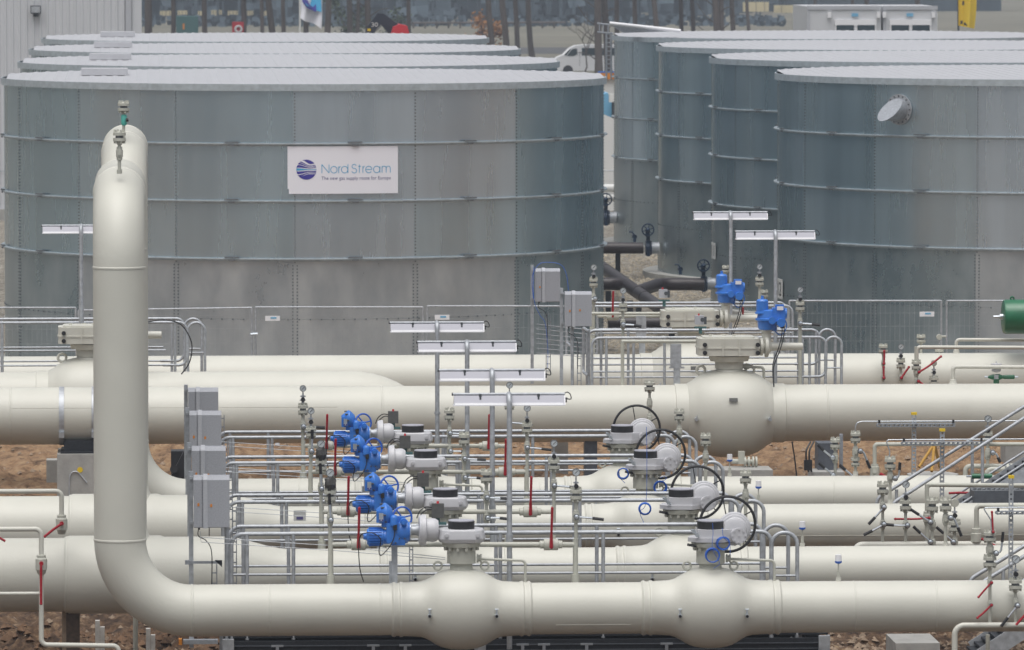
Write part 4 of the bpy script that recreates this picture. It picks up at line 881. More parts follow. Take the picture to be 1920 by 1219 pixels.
coil(1238, 914, ROW[2]-.2, 11, 'blue cable coil right of the third row valve neck', [(1238, 896), (1246, 893), (1249, 898), (1238, 905)])
coil(1168, 888, ROW[2]-.1, 10, 'blue cable coil left of the third row valve neck', [(1160, 880), (1163, 896), (1172, 906)])
# ------------------------------------------------------------------ large rear valves
K5 = kk(Y5)
def P5(px, py, dy=0): return at(px, py, Y5)+Vector((0, dy, 0))
v5 = thing('large_motorised_valve', P5(1368, 860), 'big rounded cream valve body with blue actuator, right of centre', 'valve', 'large cream scotch yoke ball valves')
xc = P5(1367, 776).x; z5 = lambda y: at(1367, y, Y5).z-ZC
pr = [(-112, 53.5), (-104, 54), (-103, 56), (-80, 56), (-78, 58), (-70, 62), (-64, 67), (-56, 72), (-46, 77), (-34, 80.5), (-18, 83), (0, 84)]
MB().lathe([(a*K5, b*K5) for a, b in pr + [(-a, b) for a, b in reversed(pr[:-1])]], (xc, Y5, ZC), 'X', 64, cap=False).build('valve_body', M['cream'], v5)
MB().lathe([(z5(706), 36*K5), (z5(697), 27*K5), (z5(691), 25*K5), (z5(690.5), 27*K5), (z5(677), 27*K5), (z5(676.5), 36*K5), (z5(667), 39*K5), (z5(666), 36*K5)], (xc, Y5, ZC), 'Z', 32).build('neck', M['cream'], v5)
hx0, hx1 = P5(1307, 650).x, P5(1422, 650).x; wy = 42*K5
def rrect(a, b, c, d, r, n=4):
    out = []
    for cx, cy, s0 in ((b-r, d-r, 0), (a+r, d-r, PI/2), (a+r, c+r, PI), (b-r, c+r, 3*PI/2)):
        for i in range(n+1): t_ = s0+PI/2*i/n; out.append((cx+r*math.cos(t_), cy+r*math.sin(t_)))
    return out
q = MB(); zt_, zb_ = z5(633)+ZC, z5(665)+ZC
q.prism(rrect(hx0, hx1, Y5-wy, Y5+wy, .14), zb_, zt_); q.prism(rrect(hx0-.01, hx1+.01, Y5-wy-.012, Y5+wy+.012, .15), z5(652)+ZC, z5(649)+ZC); q.prism(rrect(hx0+.08, hx1-.08, Y5-wy+.05, Y5+wy-.05, .1), zt_, zt_+.025)
for px in (1352, 1383): q.box((P5(px, 650).x, Y5-wy-.01, (zb_+zt_)/2), (.03, .04, zt_-zb_))
q.lathe([(z5(632), 16*K5), (z5(630), 16*K5), (z5(629), 4*K5), (z5(627), 4*K5)], (P5(1357, 630).x, Y5, ZC), 'Z', 18); 
for px in (1331, 1375): q.box((P5(px, 630).x, Y5-.1, z5(630)+ZC), (.05, .05, .06))
hs_ = q.build('yoke_housing', M['cream'], v5, ang=25)
for a, b in ((1318, 644), (1318, 659), (1417, 644), (1417, 659)):
    c = P5(a, b, -wy); MB().tube([c, c+Vector((0, -.035, 0))], 4.2*K5, 12).build('end_bolt', M['black'], hs_)
q = MB(); q.lathe([(0, 17*K5), (5*K5, 17*K5), (5.2*K5, 10*K5), (9*K5, 10*K5), (9.2*K5, 20*K5), (15*K5, 20*K5), (17*K5, 14*K5), (22*K5, 8*K5), (80*K5, 7*K5), (81*K5, 6*K5)], P5(1425, 650), 'X', 24); q.build('spring_tube', M['cream'], v5)
q = MB(); q.tube([P5(1437, 650), P5(1437, 616)], 9*K5, 16); q.lathe([(0, 12*K5), (4*K5, 12*K5)], P5(1437, 622), 'Z', 16); q.build('actuator_stem', M['cream'], v5)
q = MB(); q.lathe([(0, 15*K5), (4*K5, 17*K5), (16*K5, 18*K5), (18*K5, 22*K5), (21*K5, 22*K5), (22*K5, 19*K5), (36*K5, 17*K5), (38*K5, 13*K5)], P5(1438, 618), 'Z', 22); a5 = q.build('actuator', M['blue'], v5)
q = MB(); q.lathe([(-22*K5, 8*K5), (-4*K5, 9*K5), (-3*K5, 14*K5), (0, 14*K5), (1*K5, 11.5*K5), (21*K5, 11.5*K5), (24*K5, 9*K5), (25*K5, 3*K5), (31*K5, 2.5*K5)], P5(1429, 585, -.02), 'Z', 20); q.build('motor', M['blue'], a5)
q = MB(); q.box(P5(1459, 590, -.03), (24*K5, 24*K5, 26*K5)); q.lathe([(-12*K5, 8*K5), (0, 12*K5), (8*K5, 10*K5)], P5(1467, 588), 'X', 16); q.box(P5(1461, 575, -.03), (16*K5, 16*K5, 8*K5)); q.tube([P5(1462, 604, -.06), P5(1462, 604, -.24)], 8*K5, 14); q.tube([P5(1446, 600, -.05), P5(1446, 600, -.2)], 7*K5, 14); q.box(P5(1450, 614, 0), (12*K5, 12*K5, 12*K5)); q.build('control_head', M['blue'], a5)
MB().box(P5(1461, 577, -.16), (12*K5, .01, 7*K5)).build('name_plate', M['white'], a5)
MB().box(P5(1465, 612, -.15), (7*K5, .05, 6*K5)).build('cable_gland', M['black'], a5)
q = MB()
for d in (0, 4): q.tube(smooth([P5(1465+d, 612, -.15), P5(1463+d, 630, -.2), P5(1456+d, 655, -.22), P5(1449+d, 672, -.22), P5(1446+d*.4, 690, -.25), P5(1446+d*.2, 722, -.4)]), 1.1*K5, 6)
q.build('power_cable', M['black'], v5)
q = MB(); q.tube(smooth([P5(1472, 600), P5(1475, 610), P5(1471, 622), P5(1462, 628), P5(1452, 620)]), 1.2*K5, 6); q.build('blue_conduit', M['blue'], a5)
for d in (-54, 38): MB().ring(P5(1368+d, 694), 8*K5, 2.6*K5, seg=18).build('lifting_eye', M['cream'], v5)
for d in (-68, 69): c = P5(1368+d, 781, -.6); q = MB(); q.tube([c+Vector((0, .1, 0)), c+Vector((0, -.04, 0))], 3.6*K5, 10); q.tube([c, c+Vector((.01, 0, .06))], 1.6*K5, 6); q.build('drain_nozzle', M['chrome'], v5)
MB().box(P5(1368, 744, -.70), (16*K5, .012, 7*K5), Matrix.Rotation(math.radians(-20), 3, 'X')).build('name_plate', M['dkbox'], v5)
q = MB(); q.tube(bez([P5(1400, 688), P5(1432, 689), P5(1432, 715)], .05), 2.6*K5, 8); q.lathe([(0, 7*K5), (6*K5, 7*K5), (7*K5, 4*K5), (14*K5, 6*K5), (20*K5, 4*K5)], P5(1386, 687), 'X', 12); q.build('drain_pipe', M['cream2'], v5)
q = MB(); q.tube([P5(1166, 641, .1), P5(1306, 641, .1)], 3.4*K5, 12); q.tube([P5(1168, 641, .1), P5(1168, 760, .1)], 3.4*K5, 12); q.build('sense_pipe', M['cream2'], v5)
q = MB(); q.box(P5(1268, 668, .1), (20*K5, .1, 44*K5)); q.build('pipe_support', M['galv'], v5); q = MB(); q.box(P5(1270, 720, .1), (12*K5, .08, 80*K5)); q.box(P5(1270, 690, .1), (28*K5, .1, 3*K5)); q.build('support_post', M['galv'], v5)
q = MB(); q.box(P5(1314, 602, .28), (17*K5, .1, 17*K5)); pb5 = q.build('position_box', M['cabtop'], v5); q = MB(); q.tube([P5(1319, 601, .2), P5(1319, 601, .16)], 4*K5, 12); q.box(P5(1325, 603, .28), (5*K5, .08, 14*K5)); q.build('dial', M['bolt'], pb5)
q = MB(); q.lathe([(0, 1.6*K5), (4*K5, 1.5*K5)], P5(1313, 594, .28), 'Z', 8); q.build('signal_knob', M['redp'], pb5); q = MB(); q.box(P5(1316, 616, .28), (22*K5, .1, 3*K5)); q.box(P5(1316, 622, .28), (6*K5, .05, 12*K5)); q.build('bracket', M['dgreen'], pb5)
refresh()
copy_tree(v5, (0, Y7-Y5, 0), 'big cream valve with blue actuator farther back, beneath the upper right lamp')
dx = at(168, 640, Y6).x - P5(1367, 640).x
copy_tree(v5, (dx, Y6-Y5, 0), 'big cream valve at far left, half hidden behind the tall riser', skip=('sense_pipe', 'pipe_support', 'support_post', 'position_box', 'name_plate'))
q = MB(); q.tube(smooth([at(a, b, Y6-.5) for a, b in ((270, 605), (305, 600), (335, 606), (352, 625), (360, 650), (355, 680), (340, 702))]), 1.2*K5, 6)
tag(q.build('loose_cable', M['black']), 'black cable curving beside the left end hoop of the far handrail', 'cable')
# railings of the rear walkways
railing(Y5+1.0, 1110, 1549, 633, [697, 708], [1137, 1188, 1246, 1518, 1505], 735, 'near rail above the big pipe, right of the grey cabinets', 'curve', 'loop')
railing(Y5+1.95, 1101, 1536, 619, [672, 684], [1127, 1178, 1497, 1530], 722, 'far rail above the big pipe, right of the grey cabinets', 'curve', 'loop')
hoop(Y5+1.0, 1548, 1578, 632, 735, 'near hoop at the right end of the upper walkway')
hoop(Y5+1.95, 1536, 1566, 618, 722, 'far hoop at the right end of the upper walkway')
railing(Y7+1.0, 1108, 1486, 574, [617, 625], [1120, 1478], 680, 'near rail before the gravel and brown pipes', 'open', 'curve')
railing(Y7+1.95, 1108, 1474, 568, [], [1462], 680, 'far rail before the gravel and brown pipes', 'open', 'curve')
railing(Y6+1.0, -40, 350, 605, [658, 686], [4, 328], 735, 'near rail at the far left behind the riser', 'open', 'loop')
railing(Y6+1.95, -40, 345, 598, [652, 678], [3, 322], 725, 'far rail at the far left behind the riser', 'open', 'loop')
hoop(Y6+1.0, 352, 384, 605, 735, 'near hoop at the end of the far left rail')
hoop(Y6+1.95, 346, 378, 598, 735, 'far hoop at the end of the far left rail')
for px, pyt, Yq, lb in ((1072, 566, Y7+.5, 'outer'), (1104, 622, Y5+1.4, 'inner')):
    t = thing('oval_gate_bar', at(px, pyt+80, Yq), 'narrow closed oval handrail loop seen end on, %s of two by the grey cabinets' % lb, 'handrail'); k = kk(Yq)
    a, b = at(px, pyt, Yq), at(px, pyt+84, Yq); MB().tube(bez([a, a+Vector((-.02, 1.0, 0)), b+Vector((-.02, 1.0, 0)), b, a], .05, 5), .024, 10).build('loop', M['galv'], t)
    MB().tube([b, b-Vector((0, 0, .6))], .024, 10).build('post', M['galv'], t)
q = MB(); 
for i in range(7): q.tube([at(1006+i*0, 608+i*9, Y7-1.1), at(1120, 620+i*8.5, Y7-1.6)], .007, 5)
tag(q.build('sampling_tubes', M['galv']), 'fan of thin steel tubes running right from the upper grey cabinet', 'tubing')
q = MB(); q.tube(smooth([at(a, b, Y7-1.5) for a, b in ((1000, 560), (998, 520), (1010, 496), (1030, 492), (1052, 497), (1062, 515), (1066, 545))]), .006, 6); q.tube(smooth([at(a, b, Y7-1.5) for a, b in ((1001, 500), (1001, 560), (1012, 590), (1022, 606), (1027, 650), (1027, 690))]), .005, 6)
tag(q.build('blue_cable', M['blue2']), 'thin blue cable looped over the upper grey cabinet', 'cable')
ladder(Y7-1.15, 1028, 8, 590, 700, 'blue tinted cable ladder under the upper grey cabinet', m_='galv2')
ladder(Y5+1.25, 1086, 7, 640, 760, 'cable ladder under the lower grey cabinet')
# back gauge risers
G3 = 'gauge risers near the brown pipes'
stack('gauge_stack', 'gauge riser in front of the banner tank right edge, above the lower cabinet', Y7+.5, 1113, [('gauge', 501, 6), ('knob', 518, .8), ('flange', 523, 536, 8), ('stem', 530, 700, 2.8), ('valve', 560, 5), ('lever', [(1115, 560), (1105, 561), (1097, 561)])], G3)
stack('gauge_stack', 'gauge riser beside the red lever, before the brown pipe junction', Y5+1.3, 1168, [('gauge', 545, 6), ('knob', 562, .8), ('flange', 571, 583, 8), ('stem', 575, 640, 2.8), ('valve', 608, 5), ('lever', [(1168, 608), (1186, 609), (1202, 612)])], G3)
stack('gauge_stack', 'gauge riser between the two blue cylinder actuators', Y7+.6, 1424, [('gauge', 500, 5.6), ('knob', 516, .8), ('flange', 522, 534, 8), ('stem', 530, 580, 2.8)], G3)
stack('gauge_stack', 'gauge riser right of the lower blue cylinder actuator, lever to the right', Y5+.6, 1500, [('gauge', 543, 5.8), ('knob', 561, .8), ('flange', 567, 581, 8.5), ('stem', 575, 725, 3.4), ('valve', 606, 5), ('lever', [(1500, 606), (1518, 607), (1536, 609)])], G3)
stack('vent_stack', 'bolted flange cap rising behind the rear blue actuator', Y7+1.0, 1361, [('flange', 500, 510, 7.5), ('stem', 505, 580, 3)], 'flange capped stubs by the blue cylinder actuators')
stack('vent_stack', 'bolted flange cap rising behind the front blue actuator', Y5+1.2, 1433, [('flange', 546, 556, 7.5), ('stem', 550, 640, 3)], 'flange capped stubs by the blue cylinder actuators')
stack('vent_stack', 'flange capped riser standing above the thick pipe between lamp and big valve', 92.5, 1218, [('flange', 717, 731, 10), ('stem', 725, 850, 2.6), ('valve', 757, 5.5), ('valve', 786, 5.5)])
q3 = stack('bypass_line', 'thin cream pipe with a red lever in front of the brown pipe', Y7+.4, 1125, [('valve', 594, .1)], cat='pipework'); kq = kk(Y7)
MB().tube([at(1120, 593, Y7+.4), at(1240, 593, Y7+.4)], 2.8*kq, 10).build('pipe', M['cream2'], q3); MB().lathe([(-12*kq, 4*kq), (-8*kq, 7*kq), (8*kq, 7*kq), (12*kq, 4*kq)], at(1149, 594, Y7+.4), 'X', 14).build('ball_valve', M['cream2'], q3)
MB().tube([at(1149, 595, Y7+.3), at(1149, 570, Y7+.25), at(1150, 546, Y7+.22)], 2*kq, 8).build('lever', M['red'], q3)
q4 = stack('bypass_line', 'thin cream pipe with a short red lever right of the rear blue actuator', Y7+.4, 1395, [('valve', 594, .1)], cat='pipework')
MB().tube([at(1385, 589, Y7+.4), at(1440, 592, Y7+.4)], 3*kq, 10).build('pipe', M['cream2'], q4); MB().tube([at(1393, 592, Y7+.3), at(1393, 577, Y7+.25)], 2*kq, 8).build('lever', M['red'], q4)
# ------------------------------------------------------------------ right hand valve groups (rows 1-4)
GV = 'small valve risers at the right'
stack('valve_riser', 'tall valve riser at the right edge with two red levers over the front pipe', ROW[0]-.36, 1856, [('redlever', [(1860, 996), (1859, 976), (1858, 959)]), ('flange', 998, 1014, 12), ('stem', 1010, 1172, 3.3), ('valve', 1031, 7.5, 12), ('lever', [(1866, 1036), (1874, 1032), (1877, 1016), (1879, 996)]), ('flange', 1044, 1061, 12.5), ('valve', 1091, 4.8, 9), ('redlever', [(1857, 1091), (1846, 1103), (1833, 1118)]), ('valve', 1133, 4.8, 8), ('redlever', [(1857, 1133), (1844, 1146), (1831, 1157)])], GV)
stack('gauge_stack', 'gauge riser at the right edge over the front pipe, chrome lever slanting down left', ROW[0]-.36, 1904, [('gauge', 1048, 7.8), ('knob', 1076, 1.1), ('flange', 1087, 1104, 12.5), ('stem', 1100, 1172, 3), ('valve', 1131, 5.5, 10), ('lever', [(1906, 1134), (1890, 1154), (1875, 1173)])], GV)
t = thing('drain_header', at(1790, 1240, ROW[0]-.4), 'cream drain pipe bending down in front of the front pipe at lower right', 'pipework')
a, b = at(1790, 1260, ROW[0]-.4), at(1790, 1173, ROW[0]-.4); MB().tube(bez([a, b, (24, b.y, b.z)], .11, 8), 5.6*S1, 18).build('pipe', M['cream'], t)
MB().tube([at(1905, 1172, ROW[0]-.5), at(1925, 1150, ROW[0]-.5)], 2.4*S1, 8).build('lever', M['red'], t)
GH = 'small valve risers on the thin header'
stack('valve_riser', 'leftmost riser on the thin header, two chrome levers slanting down left', YH, 1655, [('flange', 907, 924, 10.8), ('stem', 915, 1022, 3), ('valve', 950, 6, 9), ('lever', [(1656, 950), (1642, 966), (1627, 982)]), ('valve', 984, 5.5, 9), ('lever', [(1656, 982), (1638, 992), (1618, 1002)])], GH)
stack('gauge_stack', 'gauge riser on the thin header with a lever lying level to the left', YH, 1698, [('gauge', 908, 7), ('knob', 932), ('flange', 938, 955, 11), ('stem', 946, 1022, 2.9), ('valve', 985, 6, 9), ('lever', [(1700, 984), (1680, 984), (1656, 982)])], GH)
stack('valve_riser', 'riser on the thin header with two parallel levers slanting up left', YH-.25, 1748, [('flange', 937, 957, 11.5), ('stem', 950, 1026, 3), ('valve', 984, 7, 10), ('lever', [(1743, 978), (1726, 967), (1706, 954)]), ('valve', 1019, 7, 9), ('lever', [(1743, 1015), (1727, 1001), (1711, 986)])], GH)
stack('union_riser', 'thick union valve with level red lever behind the slanting levers', YH+.3, 1738, [('stem', 908, 1022, 4.2), ('union', 958, 984, 7.5), ('redlever', [(1741, 970), (1715, 972), (1677, 972)])], GH)
stack('valve_riser', 'riser welded to the second pipe with a curved chrome lever', ROW[1], 1773, [('flange', 937, 955, 11.5), ('stem', 945, 1026, 3.2), ('valve', 974, 6.5, 11), ('lever', [(1781, 970), (1787, 972), (1793, 985), (1801, 1004)]), ('weld', 1026, 5)], GV)
stack('gauge_stack', 'riser with a plain grey disc gauge seen from behind, lever slanting up left', YH-.4, 1790, [('disc', 943, 8), ('knob', 966), ('flange', 978, 995, 11.5), ('stem', 985, 1026, 3), ('valve', 1018, 6.5, 10), ('lever', [(1786, 1015), (1770, 1001), (1754, 987)])], GH)
t = thing('union_riser', at(1831, 1028, YH), 'thick cream elbow pipe with a union valve at the right, above the thin header', 'pipework')
kq = kk(YH); MB().tube(bez([at(1831, 1024, YH), at(1831, 949, YH), at(2000, 949, YH)], .05, 5), 4.7*kq, 14).build('pipe', M['cream2'], t)
c = at(1830, 1018, YH); MB().lathe([(0, 7*kq), (2*kq, 10*kq), (18*kq, 10*kq), (19*kq, 8.5*kq), (27*kq, 8.5*kq), (28*kq, 6*kq)], c, 'Z', 18).build('union_valve', M['cream2'], t); MB().tube([at(1840, 1010, YH-.1), at(1872, 1027, YH-.1)], 2.4*kq, 8).build('lever', M['red'], t)
stack('valve_riser', 'riser on the third pipe with thin tube bent over it and upturned black grip', ROW[2], 1669, [('flange', 860, 877, 10.5), ('stem', 868, 948, 3), ('valve', 895, 6, 11), ('lever', [(1677, 896), (1683, 892), (1685, 880), (1686, 866)]), ('weld', 946, 5)], GV)
stack('valve_riser', 'riser on the fourth pipe with black tipped lever hanging down right, two flanges', ROW[3], 1604, [('flange', 812, 827, 9.5), ('stem', 820, 897, 2.9), ('valve', 848, 6, 11), ('lever', [(1612, 845), (1618, 848), (1623, 860), (1630, 877)]), ('flange', 860, 872, 8), ('weld', 893, 5)], GV)
stack('valve_riser', 'leftmost riser behind the fourth pipe with levers crossing like a fan', ROW[3]+.5, 1566, [('flange', 824, 839, 9.5), ('stem', 830, 897, 2.9), ('valve', 859, 6, 10), ('lever', [(1560, 857), (1546, 846), (1532, 833)]), ('lever', [(1561, 890), (1548, 879), (1534, 867)]), ('lever', [(1599, 893), (1586, 882), (1573, 871)])], GV)
stack('gauge_stack', 'gauge riser with white dial at far right in front of the thick pipe', ROW[3]+.3, 1852, [('gauge', 785, 6.8), ('knob', 806), ('flange', 812, 826, 9.5), ('stem', 820, 870, 3), ('valve', 851, 6, 11), ('lever', [(1860, 848), (1866, 850), (1870, 858), (1874, 866)])], GV)
t = thing('union_riser', at(1640, 897, ROW[3]+.4), 'cream elbow pipe with union valve in front of the thick rear pipe', 'pipework'); kq = kk(ROW[3])
MB().tube(bez([at(1640, 897, ROW[3]+.4), at(1640, 833, ROW[3]+.4), at(2000, 833, ROW[3]+.4)], .04, 5), 3.8*kq, 12).build('pipe', M['cream2'], t)
MB().lathe([(0, 7.5*kq), (.01, 9*kq), (19*kq, 9*kq), (20*kq, 7*kq), (24*kq, 7*kq)], at(1640, 894, ROW[3]+.4), 'Z', 16).build('union_valve', M['cream2'], t); MB().tube([at(1640, 884, ROW[3]+.4), at(1640, 884, ROW[3]+.3)], 4*kq, 12).build('spindle_cap', M['cream2'], t); MB().tube([at(1650, 888, ROW[3]+.35), at(1662, 896, ROW[3]+.35)], 3*kq, 8).build('lever', M['red'], t)
t = thing('union_riser', at(1737, 1024, 81.5), 'cream elbow pipe running right just above the third pipe', 'pipework'); kq = kk(81.5)
MB().tube(bez([at(1738, 945, 81.5), at(1738, 909, 81.5), at(2000, 911, 81.5)], .05, 5), 4.2*kq, 12).build('pipe', M['cream2'], t)
t = thing('branch_pipe', at(1843, 920, ROW[3]), 'cream branch bending right to bolted flanges at the right edge', 'pipework'); kq = kk(ROW[3])
for dxp, yy, yb_ in ((0, 880, 960), (-40, 874, 930)):
    MB().tube(bez([at(1850+dxp, yb_, ROW[3]-dxp*.01), at(1850+dxp, yy, ROW[3]-dxp*.01), at(1890+dxp*.3, yy, ROW[3]-dxp*.01)], .07, 6), 4.6*kq, 14).build('pipe', M['cream2'], t)
q = MB()
for a in (1886, 1894, 1908, 1916): q.lathe([(0, 11*kq), (5*kq, 11*kq)], at(a, 880, ROW[3]), 'X', 20)
q.tube([at(1880, 880, ROW[3]), at(1990, 880, ROW[3])], 6*kq, 14); q.build('flange', M['cream2'], t)
q = MB()
for i in range(8): a = 2*PI*i/8; d = Vector((0, math.cos(a), math.sin(a)))*9*kq; q.tube([at(1883, 880, ROW[3])+d, at(1924, 880, ROW[3])+d], 1.4*kq, 6)
q.build('flange_bolts', M['chrome'], t)
MB().lathe([(0, 8*kq), (6*kq, 10*kq), (28*kq, 10*kq), (29*kq, 8*kq)], at(1849, 948, ROW[3]-.5), 'Z', 16).build('union_valve', M['cream2'], t)
t = thing('wedge_lever', at(1830, 925, ROW[3]-.6), 'long level red lever below the stair rails at right', 'lever'); MB().tube([at(1779, 925, 84), at(1800, 924, 84), at(1835, 925, 84)], 2.2*kq, 8).build('bar', M['red'], t)
# steel strut posts with yellow caps, cable trays with thin tubes
def strut(px, ya, yb, Y, label):
    k = kk(Y); a, b = at(px, yb, Y), at(px, ya, Y); t = thing('strut_post', a, label, 'post', 'slotted steel posts with yellow caps'); q = MB()
    for s_ in (-1, 1): q.box((a.x+s_*3.2*k, Y, (a.z+b.z)/2), (1.8*k, .045, b.z-a.z))
    z = a.z+.02
    while z < b.z-.02: q.box((a.x, Y, z), (5.2*k, .02, .030)); z += .055
    q.build('slotted_channel', M['galv'], t); MB().box((a.x, Y, b.z+.012), (10.5*k, .06, .035)).build('end_cap', M['yellow'], t)
strut(1713, 777, 960, ROW[3]+.9, 'yellow capped slotted post farthest left of the three at right'); strut(1766, 808, 960, ROW[2]+1.2, 'middle yellow capped slotted post before the stairs'); strut(1895, 896, 1085, ROW[0]+1.0, 'lowest yellow capped slotted post at the right edge')
def tray(Y, xa, xb, y, label, tube):
    k = kk(Y); a, b = at(xa, y, Y), at(xb, y, Y); t = thing('cable_tray', a, label, 'cable tray', 'perforated cable trays with steel tubes'); z = (a.z+b.z)/2; q = MB()
    q.box(((a.x+b.x)/2, Y, z+2.4*k), (b.x-a.x, .10, 1.4*k)); q.box(((a.x+b.x)/2, Y, z-2.4*k), (b.x-a.x, .10, 1.4*k)); x = a.x
    while x < b.x: q.box((x, Y, z), (.02, .10, 4*k)); x += .062
    q.build('tray', M['galv2'], t)
    for f in (.02, .97): MB().box((a.x+(b.x-a.x)*f, Y-.03, z+7*k), (4*k, .05, 6*k)).build('tube_clamp', M['black'], t)
    q = MB(); q.tube(bez([at(p_[0], p_[1], Y-.04) for p_ in tube], .03, 4), 1.2*k, 7); q.build('tube', M['chrome'], t)
tray(ROW[3]+.85, 1645, 1791, 797, 'highest cable tray at right against the thick pipe', [(1604, 812), (1604, 800), (1607, 793), (1616, 790.5), (2000, 789)])
tray(ROW[2]+1.1, 1691, 1844, 831, 'middle cable tray at right crossing the stair rails', [(1668, 858), (1668, 845), (1662, 828), (1666, 825), (2000, 823)])
tray(ROW[0]+.95, 1868, 2010, 961, 'lowest cable tray at the right edge', [(1860, 995), (1858, 975), (1845, 955), (1848, 952), (2000, 951)])
tray(ROW[2]+.3, 1822, 2010, 916, 'short cable tray above the dark stair panel', [(1822, 911), (2000, 911)])
# stair handrails
def stair(Y, pts, mids, posts, label):
    k = kk(Y); t = thing('stair_rail', at(*pts[0], Y), label, 'stair rail', 'sloping stair handrails at the right'); MB().tube(bez([at(a, b, Y) for a, b in pts], .12, 6), .0235, 12).build('top_rail', M['galv'], t)
    for a, b in mids: MB().tube([at(*a, Y), at(*b, Y)], .016, 10).build('mid_rail', M['galv'], t)
    for px, ya, yb in posts: MB().tube([at(px, ya, Y), at(px, yb, Y)], .022, 10).build('post', M['galv'], t)
stair(ROW[2]+1.7, [(1645, 960), (1644, 935), (1985, 722)], [((1720, 975), (1985, 806)), ((1770, 975), (1985, 840))], [(1681, 918, 975), (1823, 828, 930)], 'far upper stair handrail rising to the right edge')
stair(ROW[2]+.8, [(1674, 950), (1675, 943), (1985, 742)], [((1740, 985), (1985, 828)), ((1830, 975), (1985, 868))], [(1842, 838, 940)], 'near upper stair handrail rising to the right edge')
stair(ROW[0]+1.9, [(1818, 1110), (1819, 1086), (1985, 984)], [], [], 'far lower stair handrail at the right edge')
stair(ROW[0]+1.0, [(1838, 1112), (1842, 1092), (1985, 1003)], [((1900, 1100), (1985, 1045))], [(1881, 1068, 1110)], 'near lower stair handrail at the right edge')
def stairs(Y, pxa, pya, n_, label, sx=14, sy=9):
    t = thing('steel_stairs', at(pxa, pya, Y), label, 'stairs', 'dark grating stairs'); k = kk(Y)
    a, b = at(pxa, pya, Y), at(pxa+n_*sx, pya-n_*sy, Y)
    for dy in (0, .8): q = MB(); dd = (b-a); nn_ = Vector((-dd.z, 0, dd.x)).normalized()*.1; q.prism([(a.x-nn_.x, a.z-nn_.z), (b.x-nn_.x, b.z-nn_.z), (b.x+nn_.x, b.z+nn_.z), (a.x+nn_.x, a.z+nn_.z)], Y+dy-.01, Y+dy+.01, 'Y'); q.build('stringer', M['galv'], t)
    for i in range(n_): c = at(pxa+(i+.5)*sx, pya-(i+.5)*sy, Y); MB().box((c.x, Y+.4, c.z), (.24, .76, .03)).build('tread', M['dksteel'], t)
stairs(ROW[2]+.75, 1815, 960, 12, 'dark stairs climbing right behind the third row'); stairs(ROW[0]+1.0, 1840, 1232, 8, 'dark stairs at the lower right corner')
q = MB(); q.box(at(1885, 935, ROW[2]+.5)+Vector((.1, .3, 0)), (1.0, .5, .2)); tag(q.build('steel_plate', M['midsteel']), 'dark steel panel below the short tray at the right edge', 'panel')
stack('vent_stub', 'loop of thin cream pipe at the foot of the lower stairs', ROW[0]+.7, 1852, [('stem', 1190, 1240, 4)])
# ------------------------------------------------------------------ fittings on the two big rear pipes at right
GR = 'small fittings before the fence at right'
YA = Y7-.55; YB = Y5+.6
stack('valve_riser', 'flange riser with two upright red levers, leftmost before the right fence', YA, 1656, [('flange', 648, 660, 8.5), ('stem', 655, 716, 2.4), ('valve', 681, 4, 6), ('redlever', [(1656, 681), (1657, 670), (1657, 658)]), ('valve', 708, 4, 6), ('redlever', [(1656, 708), (1656, 697), (1656, 688)])], GR)
stack('gauge_stack', 'small gauge riser with a slanting red lever before the right fence', YA, 1689, [('gauge', 650, 5.8), ('knob', 667, .8), ('flange', 675, 688, 8.5), ('stem', 680, 714, 2.4), ('valve', 708, 4.5, 7), ('redlever', [(1689, 708), (1696, 698), (1703, 688)])], GR)
stack('valve_riser', 'double valve riser with a long red lever rising to the right', YA-.3, 1718, [('stem', 650, 724, 3.6), ('flange', 678, 691, 9), ('valve', 698, 5.5, 8), ('redlever', [(1722, 697), (1740, 686), (1763, 668)]), ('valve', 714, 4.5, 8), ('redlever', [(1721, 714), (1728, 719), (1736, 726)])], GR)
stack('gauge_stack', 'plain disc gauge on a needle valve right of the long red lever', YA-.3, 1751, [('disc', 681, 5.8), ('knob', 698, .8), ('flange', 708, 720, 9), ('stem', 712, 730, 2.6)], GR)
stack('vent_stub', 'bolted flange peeking over the rearmost pipe before the fence', Y7+.2, 1727, [('flange', 630, 641, 8.5), ('stem', 635, 672, 2.6)], GR)
stack('vent_stub', 'flange with a round disc gauge above, beside the fence joint', Y7+.2, 1761, [('disc', 632, 5.5), ('flange', 656, 667, 8.5), ('stem', 660, 675, 2.6), ('arm', 631, 1774)], GR)
def elbow(Y, px, y, yb, r, label, flange=True):
    t = thing('branch_pipe', at(px, yb, Y), label, 'pipework', 'thin cream branch pipes running off to the right'); k = kk(Y)
    MB().tube(bez([at(px, yb, Y), at(px, y, Y), at(px+520, y+2, Y)], .06, 6), r*k, 14).build('pipe', M['cream'], t)
    if flange: MB().lathe([(-2*k, r*2.4*k), (1*k, r*2.2*k), (5*k, r*1.7*k), (8*k, r*1.6*k), (9*k, r*k)], at(px, yb-4, Y), 'Z', 16).build('weld_boss', M['cream'], t)
elbow(Y7, 1793, 637, 668, 3.3, 'highest thin cream pipe running off right before the tank')
elbow(YA-.3, 1719, 651, 682, 3.6, 'long thin cream pipe running right from the double valve', False)
elbow(Y5+.2, 1787, 688, 724, 3.6, 'lowest thin cream pipe over the thick pipe at right')
